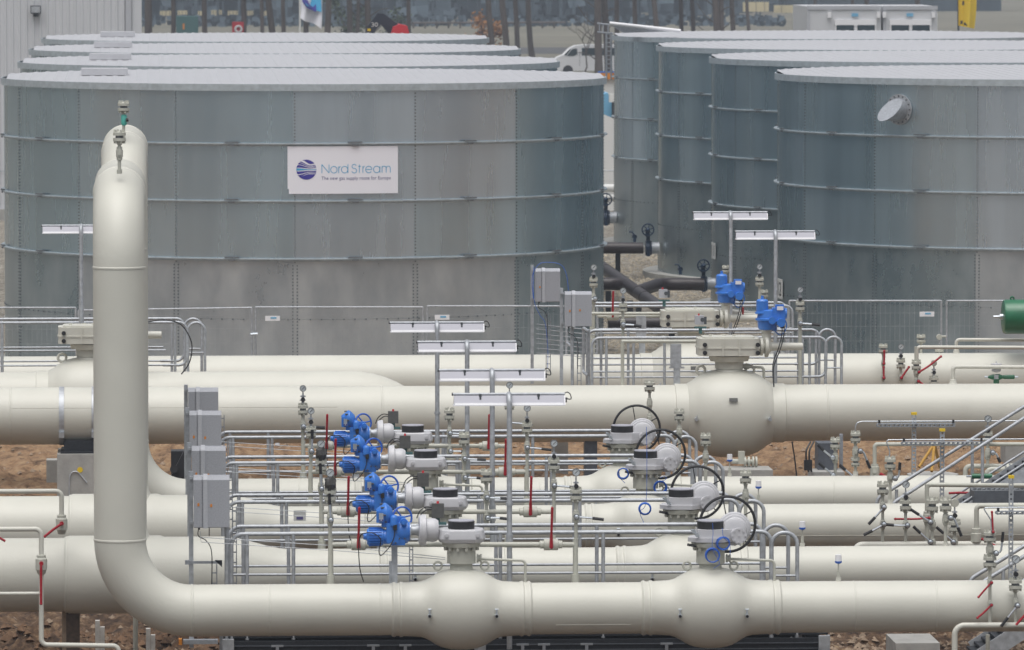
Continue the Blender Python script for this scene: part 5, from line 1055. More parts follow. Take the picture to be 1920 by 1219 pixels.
# green actuators
t = thing('green_actuator', at(1868, 722, Y5+.3), 'small green valve actuator with grey head above the thick pipe', 'actuator'); k = kk(Y5)
MB().tube([at(1868, 728, Y5+.3), at(1868, 708, Y5+.3)], 5.5*k, 14).build('stem', M['green'], t)
MB().lathe([(-16*k, 2*k), (-8*k, 5*k), (6*k, 6*k), (12*k, 3.2*k), (16*k, 4.2*k), (34*k, 4.2*k), (35*k, 3*k)], at(1868, 707, Y5+.3), 'X', 14).build('cylinder', M['green'], t)
q = MB(); q.tube([at(1846, 707, Y5+.3), at(1854, 707, Y5+.3)], 2*k, 8); q.tube([at(1902, 707, Y5+.3), at(1909, 707, Y5+.3)], 2*k, 8); q.box(at(1868, 707, Y5+.2), (8*k, .03, 8*k)); q.build('rod_end', M['chrome'], t)
q = MB(); q.lathe([(0, 3*k), (2*k, 9*k), (10*k, 9*k), (11*k, 5*k), (14*k, 5*k), (14.5*k, 11*k), (16*k, 11*k), (16.5*k, 1.2*k), (21*k, 1*k)], at(1868, 698, Y5+.3), 'Z', 18); q.build('position_head', M['greyp'], t)
t = thing('pressure_vessel', at(1940, 627, Y7-.4), 'dark green cylindrical vessel cut off by the right edge', 'vessel'); k = kk(Y7)
MB().lathe([(0, 27*k), (1.5*k, 31*k), (5*k, 32.5*k), (150*k, 32.5*k)], at(1880, 594, Y7-.4), 'X', 40).build('shell', M['green'], t)
MB().lathe([(-18*k, 2.4*k), (-6*k, 2.6*k), (-5.9*k, 6*k), (0, 6*k)], at(1880, 594, Y7-.4), 'X', 14).build('tie_rod', M['chrome'], t)
MB().ring(at(1898, 560, Y7-.4), 3.2*k, 1.6*k, seg=16).build('lifting_lug', M['green'], t)
# small dark green pieces among the stairs
for px, py, lb in ((1830, 893, 'green cylinder half hidden by the stair rails'), (1911, 985, 'green cylinder end at the right edge below the low tray')):
    Yq = 84.0; k = kk(Yq); t = thing('green_actuator', at(px, py, Yq), lb, 'actuator'); MB().tube([at(px-8, py, Yq), at(px+30, py, Yq)], 5*k, 12).build('cylinder', M['green'], t); MB().tube([at(px-18, py, Yq), at(px-8, py, Yq)], 2*k, 8).build('rod_end', M['chrome'], t)
# flange stacks on top of the two goosenecks
stack('vent_stack', 'flange and valve standing on top of the front riser', ROW[0]+.25, 224, [('flange', 248, 265, 12), ('stem', 258, 325, 3.3), ('valve', 288, 6.5, 13), ('stem', 318, 326, 5)], 'vent fittings on the tall risers')
t = stack('vent_stack', 'flange with turquoise band standing on top of the rear riser', ROW[2]+.3, 232, [('flange', 193, 208, 11), ('stem', 200, 262, 2.9)], 'vent fittings on the tall risers')
k = kk(ROW[2]); MB().lathe([(0, 4*k), (3*k, 5.5*k), (18*k, 5.5*k), (20*k, 4*k)], at(232.5, 235, ROW[2]+.3), 'Z', 14).build('turquoise_sleeve', M['teal'], t); MB().tube([at(236, 225, ROW[2]+.25), at(241, 225, ROW[2]+.25)], 3.5*k, 10).build('side_plug', M['black'], t)
# ------------------------------------------------------------------ left foreground small pipes with red levers
def sidevalve(Y, px, ytop, yv, ybot, lev, label, foot=None, side=None):
    k = kk(Y); t = thing('branch_pipe', at(px, ybot, Y), label, 'pipework', 'thin cream pipes with red levers at left'); r = 4.6*k
    pts = [(-9, Y, at(px, ytop, Y).z), at(px, ytop, Y), at(px, ybot, Y)]
    if foot: pts += [at(a, b, Y) for a, b in foot]
    MB().tube(bez(pts, .07, 6), r, 14).build('pipe', M['cream'], t)
    vb_ = MB().lathe([(-20*k, 6*k), (-18*k, 8*k), (-13*k, 9*k), (-11*k, 11*k), (9*k, 11*k), (11*k, 8.5*k), (16*k, 8.5*k), (17*k, 5.5*k)], at(px, yv, Y), 'Z', 20).build('ball_valve', M['cream2'], t)
    q = MB(); c = at(px, yv, Y-.10); q.tube([c+Vector((0, .05, 0)), c], 4*k, 12); q.tube([at(a, b, Y-.12) for a, b in lev], 2.4*k, 8); q.ball(at(*lev[-1], Y-.12), 3*k, 8); q.build('lever', M['red'], vb_)
    if side: MB().tube([(-9, Y, at(px, side, Y).z), at(px, side, Y)], 3.6*k, 12).build('side_pipe', M['cream'], t)
sidevalve(ROW[0]-.2, 77.5, 992, 1057, 1209, [(77, 1059), (77, 1095), (77, 1132)], 'nearest thin cream pipe at left with a hanging red lever', [(222, 1211), (226, 1260)], 1113)
sidevalve(ROW[1]-.55, 115.5, 921, 982, 998, [(116, 982), (100, 993), (84, 1006)], 'thin cream elbow at left with a red lever slanting down left')
t = thing('loose_lever', at(0, 1010, ROW[0]-.2), 'red lever tip entering at the left edge', 'lever'); MB().tube([at(-12, 1002, ROW[0]-.2), at(10, 1015, ROW[0]-.2)], 2.2*S1, 8).build('bar', M['red'], t)
# posts and boards below
t = thing('support_pier', at(137, 1196, ROW[1]), 'short dark wooden pier under the thick pipe at lower left', 'pier'); MB().box(at(137, 1172, ROW[1]), (.16, .22, .62)).build('dark_side', M['wood'], t); MB().box(at(122, 1172, ROW[1]+.03), (.07, .2, .62)).build('board', M['stone'], t)
for px, py, lb in ((184, 1165, 'left pale boards standing in the pit under the riser'), (279, 1180, 'right pale boards standing in the pit under the riser')):
    Yq = ROW[1]+1.3; t = thing('shuttering_board', at(px, 1235, Yq), lb, 'board', 'pale boards in the pit')
    for d, h in ((0, 0), (9, 12)): a, b = at(px+d, py+h, Yq), at(px+d-2, 1260, Yq+.2); MB().box((a+b)/2, (.055, .12, a.z-b.z)).build('plank', M['plank'], t)
t = thing('stand_pipe', at(255, 1230, ROW[1]+1), 'thin cream upright pipe between the pale boards', 'pipe'); MB().tube([at(254, 1140, ROW[1]+1), at(254, 1260, ROW[1]+1)], 4.6*kk(78), 12).build('pipe', M['cream2'], t)
t = thing('cable_tray', at(345, 1205, ROW[0]+.9), 'short cable tray with orange end under the riser bend', 'cable tray'); MB().box(at(376, 1203, ROW[0]+.9), (66*S1, .12, 8*S1)).build('tray', M['galv2'], t); MB().box(at(338, 1203, ROW[0]+.85), (6*S1, .13, 11*S1)).build('end_cap', M['orange'], t)
t = thing('concrete_block', at(1722, 1225, 80.5), 'pale concrete block in the stones under the front pipe at right', 'block'); q = MB(); a = at(1722, 1207, 80.0); q.box((a.x, 80.6, a.z-.25), (.56, 1.1, .5)); q.build('block', M['conc'], t)
t = thing('end_posts', at(1560, 1230, YN), 'bent steel end frame and black hose below the front pipe', 'frame'); q = MB(); q.tube(bez([at(1552, 1190, YN), at(1552, 1260, YN)], .1), .024, 10); q.tube([at(1500, 1190, YN+.4), at(1500, 1260, YN+.4)], .024, 10); q.tube([at(1482, 1195, YN), at(1498, 1225, YN)], .02, 8); q.build('tubes', M['galv'], t); q = MB(); q.tube(smooth([at(1507, 1190, YN), at(1512, 1200, YN), at(1509, 1219, YN), at(1503, 1240, YN)]), .009, 6); q.build('hose', M['black'], t)
# concrete plinths of the thick pipe
t = thing('concrete_plinth', at(175, 930, Y5), 'concrete plinth with yellow dot carrying the thick pipe at left', 'plinth'); a = at(107, 852, Y5-.6)
MB().box((a.x+.65, Y5, a.z-.9), (1.3, 1.2, 1.8)).build('block', M['conc'], t); a9 = at(99, 882, Y5+1.5); MB().box((a9.x, Y5+1.5, a9.z), (.20, .4, .36)).build('side_block', M['conc'], t)
MB().lathe([(0, .045), (-.004, .045)], at(150, 881, Y5-.602), 'Y', 20).build('yellow_dot', M['yellow'], t)
q = MB(); q.tube(smooth([at(x_, y_, Y5-.62) for x_, y_ in ((130, 940), (130, 900), (135, 886), (145, 885), (153, 893), (163, 905))]), .01, 6); q.build('bent_rod', M['galv'], t)
q = MB(); q.box((at(118, 848, Y5).x+.62, Y5, a.z+.02), (1.3, 1.0, .03)); q.box((at(118, 848, Y5).x+.62, Y5-.12, a.z+.12), (1.2, .6, .17)); q.build('saddle', M['dksteel'], t)
for px in (116, 177, 236): 
    x = at(px, 780, Y5).x; MB().lathe([(-.04, RB+.012), (.04, RB+.012)], (x, Y5, ZC), 'X', 56, cap=False).build('pipe_strap', M['galv'], t); MB().box((x, Y5-RB*.92, ZC-.27), (.085, .07, .09)).build('strap_lug', M['chrome'], t)
t = thing('steel_support', at(1106, 880, Y5), 'dark steel column under the thick pipe in the middle', 'support'); MB().box((at(1107, 850, Y5).x, Y5, .7), (.2, .3, 1.3)).build('column', M['midsteel'], t)
t = thing('concrete_plinth', at(1053, 850, Y5+9), 'small concrete block behind the thick pipe, rust mark on it', 'plinth'); a = at(1053, 838, Y5+8); MB().box((a.x, Y5+8.5, .35), (.26, .5, .9)).build('block', M['conc'], t)
t = thing('steel_support', at(1545, 880, 98), 'grey steel box support under the thick pipe with black hoses', 'support')
MB().box(at(1549, 868, 98.5), (.3, .5, .65)).build('column', M['midsteel'], t); MB().box(at(1549, 900, 98.2), (.5, .7, .3)).build('concrete_foot', M['conc'], t); MB().box(at(1577, 850, 98.8), (.05, .1, .6)).build('side_post', M['galv2'], t)
q = MB()
for d in (0, 6): MB().tube(smooth([at(1520+d, 828, 97.9), at(1512+d, 845, 97.8), at(1512+d, 866, 97.8), at(1516+d, 885, 97.8)]), .014, 6).build('hose', M['black'], t)
MB().tube(smooth([at(1485, 828, 97), at(1490, 860, 97), at(1494, 895, 97)]), .012, 6).build('hose', M['black'], t); MB().box(at(1515, 872, 97.8), (.12, .1, .16)).build('plug_box', M['black'], t)
t = thing('drain_valve', at(1395, 870, Y5-1), 'bolted drain fitting on a slab below the big valve body', 'valve'); q = MB(); q.tube([at(1372, 865, Y5-1), at(1412, 866, Y5-1)], .04, 12)
for px in (1395, 1402, 1410, 1416): q.lathe([(0, .085), (.03, .085)], at(px, 866, Y5-1), 'X', 16)
q.box(at(1390, 858, Y5-1), (.1, .1, .2)); q.build('flanges', M['cream2'], t); MB().box(at(1380, 885, Y5-1.2), (1.1, .8, .12)).build('slab', M['conc'], t)
t = thing('black_drum', at(335, 905, 96), 'black ribbed drum and pipe end lying behind the rear riser bend', 'drum'); q = MB(); q.box(at(338, 875, 97), (.28, .4, .5)); q.tube([at(326, 880, 96), at(326, 880, 97.2)], .06, 14); q.prism([(at(320, 893, 96.5).x, at(320, 893, 96.5).z), (at(345, 845, 96.5).x, at(345, 845, 96.5).z), (at(345, 893, 96.5).x, at(345, 893, 96.5).z)], 96.4, 96.6, 'Y'); q.build('shell', M['black'], t)
t = thing('manhole_tripod', at(1745, 895, 93), 'yellow tripod standing over a round concrete manhole', 'tripod'); a = at(1755, 893, 93.0)
MB().lathe([(-.5, .38), (0, .38), (.02, .27)], (a.x, 93.4, a.z), 'Z', 28).build('manhole_ring', M['conc'], t)
top = at(1752, 832, 93.3)
for f in ((1723, 876, 93), (1747, 884, 92.9), (1762, 876, 93.8)): MB().tube([top, at(*f)], .022, 8).build('leg', M['ochre'], t)
t = thing('concrete_block', at(1900, 850, 100), 'grey concrete slab behind the branch pipes at the right edge', 'block'); MB().box(at(1910, 850, 100), (.5, .6, .28)).build('block', M['conc'], t)
t = thing('white_tag', at(505, 833, ROW[3]+.9), 'small white tag tied to the rear handrail', 'tag'); MB().box(at(520, 833, ROW[3]+.93), (8*kk(87), .004, 5*kk(87))).build('card', M['white'], t)
t = thing('information_card', at(625, 965, ROW[1]+1), 'pale printed card with blue curve tied behind second row rails', 'card'); a = at(562, 967, ROW[1]+1.0); MB().box(a, (.15, .004, .13)).build('sheet', M['tarp'], t); MB().box(a+Vector((0, -.005, -.03)), (.08, .004, .035)).build('print', M['gtext'], t)
# ------------------------------------------------------------------ brown header pipes and navy valves between the tank rows
def btube(name, pts, r, par, m_='brown', seg=24): MB().tube(pts, r, seg).build(name, M[m_], par)
zp = .62; zq = .74
t = thing('brown_pipeline', atz(1215, 560, .6), 'dark brown pipe network with Y junction lying on the gravel', 'pipeline')
A_, B_ = atz(1085, 470, zp), atz(1290, 615, zp); btube('main_pipe', [A_, B_], .155, t)
Jn = A_.lerp(B_, .60)
a, b = at(1320, 533, 157.4), at(1245, 533, 157.4); b = at(1236, 533, 157.4); btube('branch_pipe', bez([a, b, Jn+Vector((0, 0, .04)), Jn+Vector((-.01, 0, -.02))], .42, 10), .155, t)
a, b = at(1070, 532, 154), at(1150, 532, 156.5); btube('branch_pipe', bez([at(1040, 532, 156.5), at(1172, 532, 156.5), Jn, Jn+Vector((.02, -.2, 0))], .5, 10), .155, t)
for f in (.30, .66, .88): c = A_.lerp(B_, f); d = (B_-A_).normalized(); MB().tube([c-d*.02, c+d*.02], .165, 24).build('weld_band', M['brown'], t)
btube('branch_pipe', [at(1090, 465, 173), at(1206, 465, 173)], .155, t)
for px, py, Yq in ((1159, 500, 173), (1141, 560, 156), (1182, 560, 152), (1198, 580, 150), (1260, 640, 146)):
    c = at(px, py, Yq); MB().box((c.x, Yq+.1, .3), (.13, .12, .6) if py > 520 else (.13, .12, 1.0)).build('stand', M['dksteel'], t)
MB().tube([at(1140, 606, 143), at(1250, 606, 143)], .15, 20).build('low_pipe', M['brown'], t)
def gatev(px, py, Y, xt, label):
    k = kk(Y); t = thing('gate_valve', at(px, py+28, Y), label, 'valve', 'navy gate valves on the brown pipes'); c = at(px, py, Y)
    for o in (-5, -1, 4): MB().lathe([(0, 14*k), (2.6*k, 14*k)], c+Vector((o*k, 0, 0)), 'X', 20).build('flange', M['navy'], t)
    q = MB(); q.box(c, (6*k, 22*k, 30*k)); q.box(c+Vector((0, 0, 20*k)), (7*k, 6*k, 14*k)); q.build('body', M['navy'], t)
    MB().tube([c+Vector((5*k, 0, 0)), at(xt, py, Y)], 11*k, 20).build('nozzle', M['galv'], t)
    q = MB(); w_ = at(px, py-34, Y-.25); q.ring(w_, 11*k, 1.3*k, seg=24)
    for i in range(3): a = i*PI/3+.3; d = Vector((math.cos(a), 0, math.sin(a)))*11*k; q.tube([w_-d, w_+d], .8*k, 6)
    q.ball(w_, 4.5*k, 10); q.tube([w_, w_+Vector((0, .25, 0))], 3*k, 8); q.box(w_+Vector((0, .2, -6*k)), (8*k, 12*k, 14*k)); q.build('handwheel', M['navy'], t)
gatev(1215, 465, 173, 1236, 'navy gate valve where the upper brown pipe meets a tank'); gatev(1319, 532, 157.5, 1342, 'navy gate valve on the lower brown pipe behind the cream fittings'); gatev(1136, 408, 189.5, 1156, 'navy gate valve glimpsed in the gap right of the banner tank')
for (px, py, Y_t, lb) in ((1276, 505, 167.4, 'small blue drain tap low on the third right tank'), (1190, 444, 184.0, 'small blue drain tap low on the rearmost right tank')):
    k = kk(Y_t); t = thing('drain_tap', at(px, py, Y_t-.3), lb, 'tap', 'blue drain taps on the tank feet'); q = MB(); c = at(px, py, Y_t-.3); q.tube([c+Vector((0, .5, 0)), c], 3.5*k, 10); q.tube([c, c-Vector((0, 0, 10*k))], 3*k, 10); q.lathe([(0, 4.5*k), (2*k, 4.5*k)], c, 'Y', 12); q.build('body', M['navy'], t); MB().tube([c+Vector((0, 0, 2*k)), c+Vector((-5*k, 0, 9*k)), c+Vector((-11*k, 0, 9*k))], 1.5*k, 8).build('handle', M['navy'], t)
# ------------------------------------------------------------------ mesh fences
def fence(xa, xb, yt, Y, label, tagx=None, sag=0, zb0=.12):
    a, b = at(xa, yt, Y), at(xb, yt+sag, Y); t = thing('mesh_fence', (a.x, Y, 0), label, 'fence panel', 'temporary mesh fence panels'); 
    q = MB(); q.tube([a, b], .018, 8); q.tube([(a.x, Y, zb0), (b.x, Y, zb0)], .018, 8); q.tube([a, (a.x, Y, 0)], .022, 8); q.tube([b, (b.x, Y, 0)], .022, 8); q.build('frame', M['galv'], t)
    q = MB(); x = a.x+.07
    while x < b.x: z = a.z+(b.z-a.z)*(x-a.x)/(b.x-a.x); q.box((x, Y, (z+zb0)/2), (.004, .004, z-zb0)); x += .10
    for z in (.45, .75, 1.05, 1.35, 1.62): q.box(((a.x+b.x)/2, Y, z), (b.x-a.x, .004, .004))
    m_ = q.build('mesh_wires', M['galv'], t); m_['kind'] = 'stuff'
    for x in (a.x, b.x): MB().box((x, Y, .06), (.22, .5, .12)).build('foot', M['conc'], t)
    if tagx: c = at(tagx, yt+(21 if xa < 900 else 25), Y-.03); MB().box(c, (.30, .01, .10)).build('tag_plate', M['white'], t); MB().box(c+Vector((.02, -.008, .01)), (.12, .004, .035)).build('tag_print', M['skyblue'], t)
fence(-160, 142, 577, 130, 'fence panel at the far left edge'); fence(147, 472, 582, 130, 'fence panel behind the tall riser, slightly sagging', sag=-5)
fence(479, 793, 576, 130, 'fence panel with white tag left of the middle', 511); fence(801, 1062, 574, 130, 'fence panel with white tag above the tube lamps', 829)
fence(1480, 1765, 564, 130, 'fence panel with white and blue tag before the right tank', 1738); fence(1775, 2060, 564, 130, 'fence panel behind the green vessel at the right edge')
t = thing('fence_clamp', at(476, 628, 129.9), 'small latch clamp joining the fence posts left of middle', 'clamp'); MB().tube([at(470, 627, 129.9), at(483, 626, 129.9)], .03, 8).build('clamp', M['chrome'], t)
fence(1128, 1160, 320, 205, 'short mesh fence seen in the gap between the tank rows')
# ------------------------------------------------------------------ behind the tanks: hall, vehicles, cabins, flags
YW = 208.0; t = thing('hall', (at(120, 400, YW).x, YW, 0), 'white corrugated hall rising at the upper left', 'building'); x1_ = at(250, 200, YW).x; x0_ = x1_-16
q = MB(); prof = []; x = x0_
while x < x1_-.2: prof += [(x, YW), (x+.13, YW), (x+.155, YW-.04), (x+.20, YW-.04)]; x += .225
prof.append((x1_, YW)); vs = [(a, b, .35) for a, b in prof] + [(a, b, 11) for a, b in prof]; n = len(prof); q.add(vs, [(i, i+1, n+i+1, n+i) for i in range(n-1)]); q.build('cladding', M['clad'], t, ang=15)
MB().box((x1_+.13, YW+.1, 5.6), (.30, .3, 10.8)).build('corner_trim', M['clad'], t); MB().box((x1_-.15, YW-.11, 5.6), (.16, .12, 10.8)).build('downpipe', M['cabtop'], t)
MB().box(((x0_+x1_)/2+.1, YW+12, 5.6), (x1_-x0_, 23.6, 10.8)).build('walls', M['clad'], t); MB().box(((x0_+x1_)/2, YW-.08, .18), (x1_-x0_, .2, .36)).build('plinth', M['conc'], t)
for z in (1.6,): MB().box(((x0_+x1_)/2, YW-.045, z), (x1_-x0_, .012, .02)).build('lap_joint', M['ring'], t)
c = at(67, 18, YW-.2); q = MB(); q.box(c, (.34, .22, .26)); q.box(c+Vector((0, .1, -.18)), (.16, .1, .1)); t2 = thing('floodlight', c, 'small floodlight fixed high on the white hall wall', 'floodlight'); q.build('housing', M['bolt'], t2); MB().box(c+Vector((0, -.115, 0)), (.28, .01, .2)).build('glass', M['galv'], t2)
# van
YV = 411.; kv = kk(YV); t = thing('parked_van', at(1095, 142, YV), 'white passenger van parked behind the tanks between the rows', 'van')
o = at(1037, 141, YV); outl = [(0, 8), (1, 24), (8, 33), (20, 38), (32, 50), (42, 55), (60, 57), (150, 57), (165, 54), (168, 30), (168, 8)]
MB().prism([(o.x+a*kv, o.z+b*kv) for a, b in outl], YV, YV+1.9, 'Y').build('body', M['white'], t, ang=25)
for nm, pl in (('windscreen', [(21, 38), (32, 49.5), (34, 49), (25, 37)]), ('side_window', [(26, 36), (36, 49), (45, 50), (46, 39), (38, 36)]), ('side_window', [(54, 37), (54, 51), (96, 51), (96, 37)]), ('side_window', [(101, 37), (101, 51), (150, 51), (150, 37)])):
    MB().prism([(o.x+a*kv, o.z+b*kv) for a, b in pl], YV-.02, YV+.02, 'Y').build(nm, M['glass'], t)
for a in (28, 135): c = o+Vector((a*kv, 0, 9*kv)); MB().lathe([(-.02, 9.5*kv), (.25, 9.5*kv)], c, 'Y', 20).build('wheel', M['black'], t)
MB().box((o.x+50*kv, YV-.01, o.z+30*kv), (.02, .02, .9)).build('door_gap', M['bolt'], t)
# site cabins (stacked two high)
YC = 270.; kc = kk(YC)
for xa, xb, lb, xs in ((1513, 1652, 'left grey site cabin with white roller shutter window', 1565), (1656, 1758, 'right grey site cabin with white roller shutter window', 1668)):
    a, b = at(xa, 12, YC), at(xb, 12, YC); t = thing('site_cabin', (a.x, YC, a.z-2.6), lb, 'cabin', 'grey site cabins behind the right tanks'); MB().box(((a.x+b.x)/2, YC+3, a.z-1.3), (b.x-a.x, 6, 2.6)).build('shell', M['clad'], t)
    MB().box(((a.x+b.x)/2, YC-.02, a.z-.06), (b.x-a.x, .06, .16)).build('roof_beam', M['cabtop'], t); MB().box((a.x+.06, YC-.02, a.z-1.4), (.12, .06, 2.4)).build('corner_post', M['cabtop'], t)
    w0, w1 = at(xs, 40, YC), at(xs+78, 40, YC); MB().box(((w0.x+w1.x)/2, YC-.05, at(0, 44, YC).z), (w1.x-w0.x, .1, .26)).build('shutter_box', M['white'], t); MB().box(((w0.x+w1.x)/2, YC-.04, at(0, 60, YC).z), (w1.x-w0.x, .08, .55)).build('window_frame', M['white'], t)
    for f in (.25, .75): MB().box((w0.x+(w1.x-w0.x)*f, YC-.09, at(0, 60, YC).z+.05), ((w1.x-w0.x)*.42, .03, .42)).build('window_pane', M['glass'], t)
    for px in (xs-10, xs+82): MB().box(at(px, 28, YC-.1), (.14, .16, .24)).build('wall_lamp', M['white'], t)
    MB().box(at(xs+38, 28, YC-.06), (.28, .03, .14)).build('label_plate', M['skyblue'], t)
    MB().box(((a.x+b.x)/2, YC+3, (a.z-2.6)/2), (b.x-a.x, 6, a.z-2.6)).build('lower_cabin', M['clad'], t)
# white board, ladder and rail on the rearmost right tank
t = thing('slanting_board', at(1142, 45, 186), 'white board lying aslant above the rearmost right tank roof', 'board'); MB().tube([at(1143, 43.5, 187), at(1276, 58, 187)], .05, 10).build('bar', M['white'], t)
q = MB(); q.prism([(at(1143, 45, 187).x, at(1143, 45, 187).z), (at(1276, 58.5, 187).x, at(1276, 58.5, 187).z), (at(1170, 62, 187).x, at(1170, 62, 187).z)], 187.1, 187.5, 'Y'); q.build('mesh_panel', M['galv2'], t)
t = thing('tank_ladder', at(1141, 135, 191), 'thin ladder with small rail left of the rearmost right tank', 'ladder'); q = MB()
for px in (1137, 1146): q.tube([at(px, 60, 191), at(px, 150, 191)], .03, 8)
for py in range(64, 140, 8): q.tube([at(1137, py, 191), at(1146, py, 191)], .015, 6)
q.build('rungs_and_rails', M['galv2'], t); q = MB(); q.tube([at(1120, 44, 191), at(1150, 47, 191)], .025, 6); q.tube([at(1120, 60, 191), at(1150, 63, 191)], .025, 6)
for px in (1124, 1131, 1140): q.tube([at(px, 45, 191), at(px, 62, 191)], .02, 6)
q.build('rail', M['galv2'], t)
# gap between rows: truck, tents
t = thing('white_trailer', at(1142, 215, 236), 'white trailer with an orange stripe in the gap between tank rows', 'trailer'); c = at(1142, 180, 236); MB().box((c.x, 238, c.z), (1.5, 3, 1.5)).build('box_body', M['tarp'], t); MB().box((at(1143, 143, 236).x, 236.4, at(0, 144, 236).z), (.8, .1, .26)).build('orange_stripe', M['orange'], t); MB().box((at(1143, 143, 236).x, 236.4, at(0, 137, 236).z), (.8, .12, .05)).build('blue_edge', M['blue'], t)
t = thing('blue_tent', at(1140, 220, 226), 'light blue tarpaulin tent in the gap between tank rows', 'tent'); k = kk(226); q = MB(); q.prism([(at(1115, 225, 226).x, at(0, 225, 226).z), (at(1147, 225, 226).x, at(0, 225, 226).z), (at(1147, 195, 226).x, at(0, 195, 226).z), (at(1140, 176, 226).x, at(0, 176, 226).z), (at(1115, 182, 226).x, at(0, 182, 226).z)], 226, 229, 'Y'); q.build('canvas', M['skyblue'], t); MB().box(at(1152, 212, 226), (.16, .4, .9)).build('doorway', M['bolt'], t); MB().box(at(1150, 184, 225.5), (.3, .4, .28)).build('awning', M['tarp'], t)
t = thing('white_tent', at(1140, 330, 205), 'white tarpaulin heap sloping down in the gap between tank rows', 'tent'); q = MB(); k = kk(214); q.prism([(at(1105, 345, 214).x, 0), (at(1175, 345, 214).x, 0), (at(1175, 236, 214).x, at(0, 236, 214).z), (at(1145, 222, 214).x, at(0, 222, 214).z), (at(1105, 204, 214).x, at(0, 204, 214).z)], 214, 218, 'Y'); q.build('canvas', M['tarp'], t)
t = thing('white_ducts', at(1140, 375, 200), 'stacked white ducts behind the gap, above a navy valve', 'duct')
for py in (353, 370): MB().tube([at(1100, py, 200), at(1175, py, 200)], 7.5*kk(200), 18).build('duct', M['tarp'], t)
# flags, excavator, bins
def cloth(poly_fn, nu, nv, Y): 
    q = MB(); vs = [poly_fn(i/nu, j/nv) for j in range(nv+1) for i in range(nu+1)]; n = len(vs)
    fs = [(j*(nu+1)+i, j*(nu+1)+i+1, (j+1)*(nu+1)+i+1, (j+1)*(nu+1)+i) for j in range(nv) for i in range(nu)]; vs2 = [Vector(v)+Vector((0, .02, 0)) for v in vs]
    q.add(vs+vs2, fs+[tuple(reversed([k_+n for k_ in f])) for f in fs]); return q
YG = 300.; t = thing('flag', at(563, 60, YG), 'white flag with a blue and cyan emblem hanging above the left tanks', 'flag'); MB().tube([at(562.5, -40, YG), at(562.5, 200, YG)], .045, 8).build('flagpole', M['tarp'], t)
fp = lambda u, v: tuple(at(563+u*42-v*2, -30 + v*(62+22*u) + 2*math.sin(u*7), YG) + Vector((0, .18*math.sin(u*9+v*3), 0)))
cloth(fp, 14, 12, YG).build('cloth', M['signw'], t)
def patchflag(us, vs_, m_, nm, dy):
    q = MB(); pts = [Vector(fp(u, v))+Vector((0, dy, 0)) for u, v in zip(us, vs_)]; q.add(pts, [tuple(range(len(pts)))]); q.build(nm, m_, t)
patchflag([.12, .9, .97, .72, .3, .12], [.10, .02, .62, .66, .56, .40], M['lblue'], 'emblem', -.22); patchflag([.10, .32, .45, .60, .72, .75, .3, .12], [.44, .40, .55, .60, .5, .70, .62, .50], M['dblue'], 'emblem_edge', -.25)
YG2 = 300.; t = thing('flag', at(1815, 60, YG2), 'yellow banner with black marks hanging above the right tanks', 'flag'); fp2 = lambda u, v: tuple(at(1797+u*(30+5*math.sin(v*3)), -60+v*(108+6*u), YG2)+Vector((0, .15*math.sin(u*8), 0))); cloth(fp2, 8, 12, YG2).build('cloth', M['yellow'], t); MB().tube([at(1797, -80, YG2+.1), at(1797, 200, YG2+.1)], .05, 8).build('flagpole', M['bolt'], t)
for a, b, w_, h_ in ((1803, 42, .12, .16), (1809, 45, .10, .12), (1806, 6, .1, .2), (1812, 47, .07, .08)): MB().box(at(a, b, YG2-.25), (w_, .01, h_)).build('black_mark', M['black'], t)
YX = 255.; t = thing('excavator', at(725, 120, YX), 'red and black excavator arm showing above the left tank roofs', 'excavator'); k = kk(YX)
q = MB(); q.prism([(at(a, b, YX).x, at(a, b, YX).z) for a, b in ((682, 72), (688, 50), (698, 38), (708, 25), (720, 26), (738, 40), (756, 52), (744, 70), (728, 62), (714, 46), (704, 56), (699, 74))], YX-.2, YX+.2, 'Y'); q.build('boom', M['cloth'], t)
q = MB(); q.prism([(at(a, b, YX).x, at(a, b, YX).z) for a, b in ((731, 66), (736, 50), (748, 45), (762, 48), (767, 66), (767, 160), (731, 160))], YX-.9, YX+.9, 'Y'); q.build('cab', M['redp'], t)
MB().box(at(692, 56, YX-.22), (.13, .02, .1)).build('yellow_sticker', M['yellow'], t)
vs, fs = fit_text('30', at(696, 48, YX).x, at(708, 48, YX).x, at(700, 50, YX).z, at(700, 42, YX).z); MB().add([(a, YX-.215, b) for a, b in vs], fs).build('number', M['tarp'], t)
YN2 = 420.; t = thing('red_container', at(446, 60, YN2), 'small red skip with a white ring far behind the left tanks', 'container'); c = at(446, 51, YN2); MB().box(c, (.75, .8, .7)).build('box', M['redp'], t); MB().ring(c+Vector((.03, -.45, -.12)), .2, .07, seg=20).build('white_ring', M['white'], t)
t = thing('green_container', at(351, 60, YN2+20), 'dull green container behind the left tanks between two trunks', 'container'); c = at(351, 48, YN2+20); MB().box(c, (1.5, 2, 1.3)).build('box', M['dgreen'], t); MB().box(c+Vector((-.25, -1.02, -.05)), (.12, .03, .4)).build('red_sign', M['orange'], t)
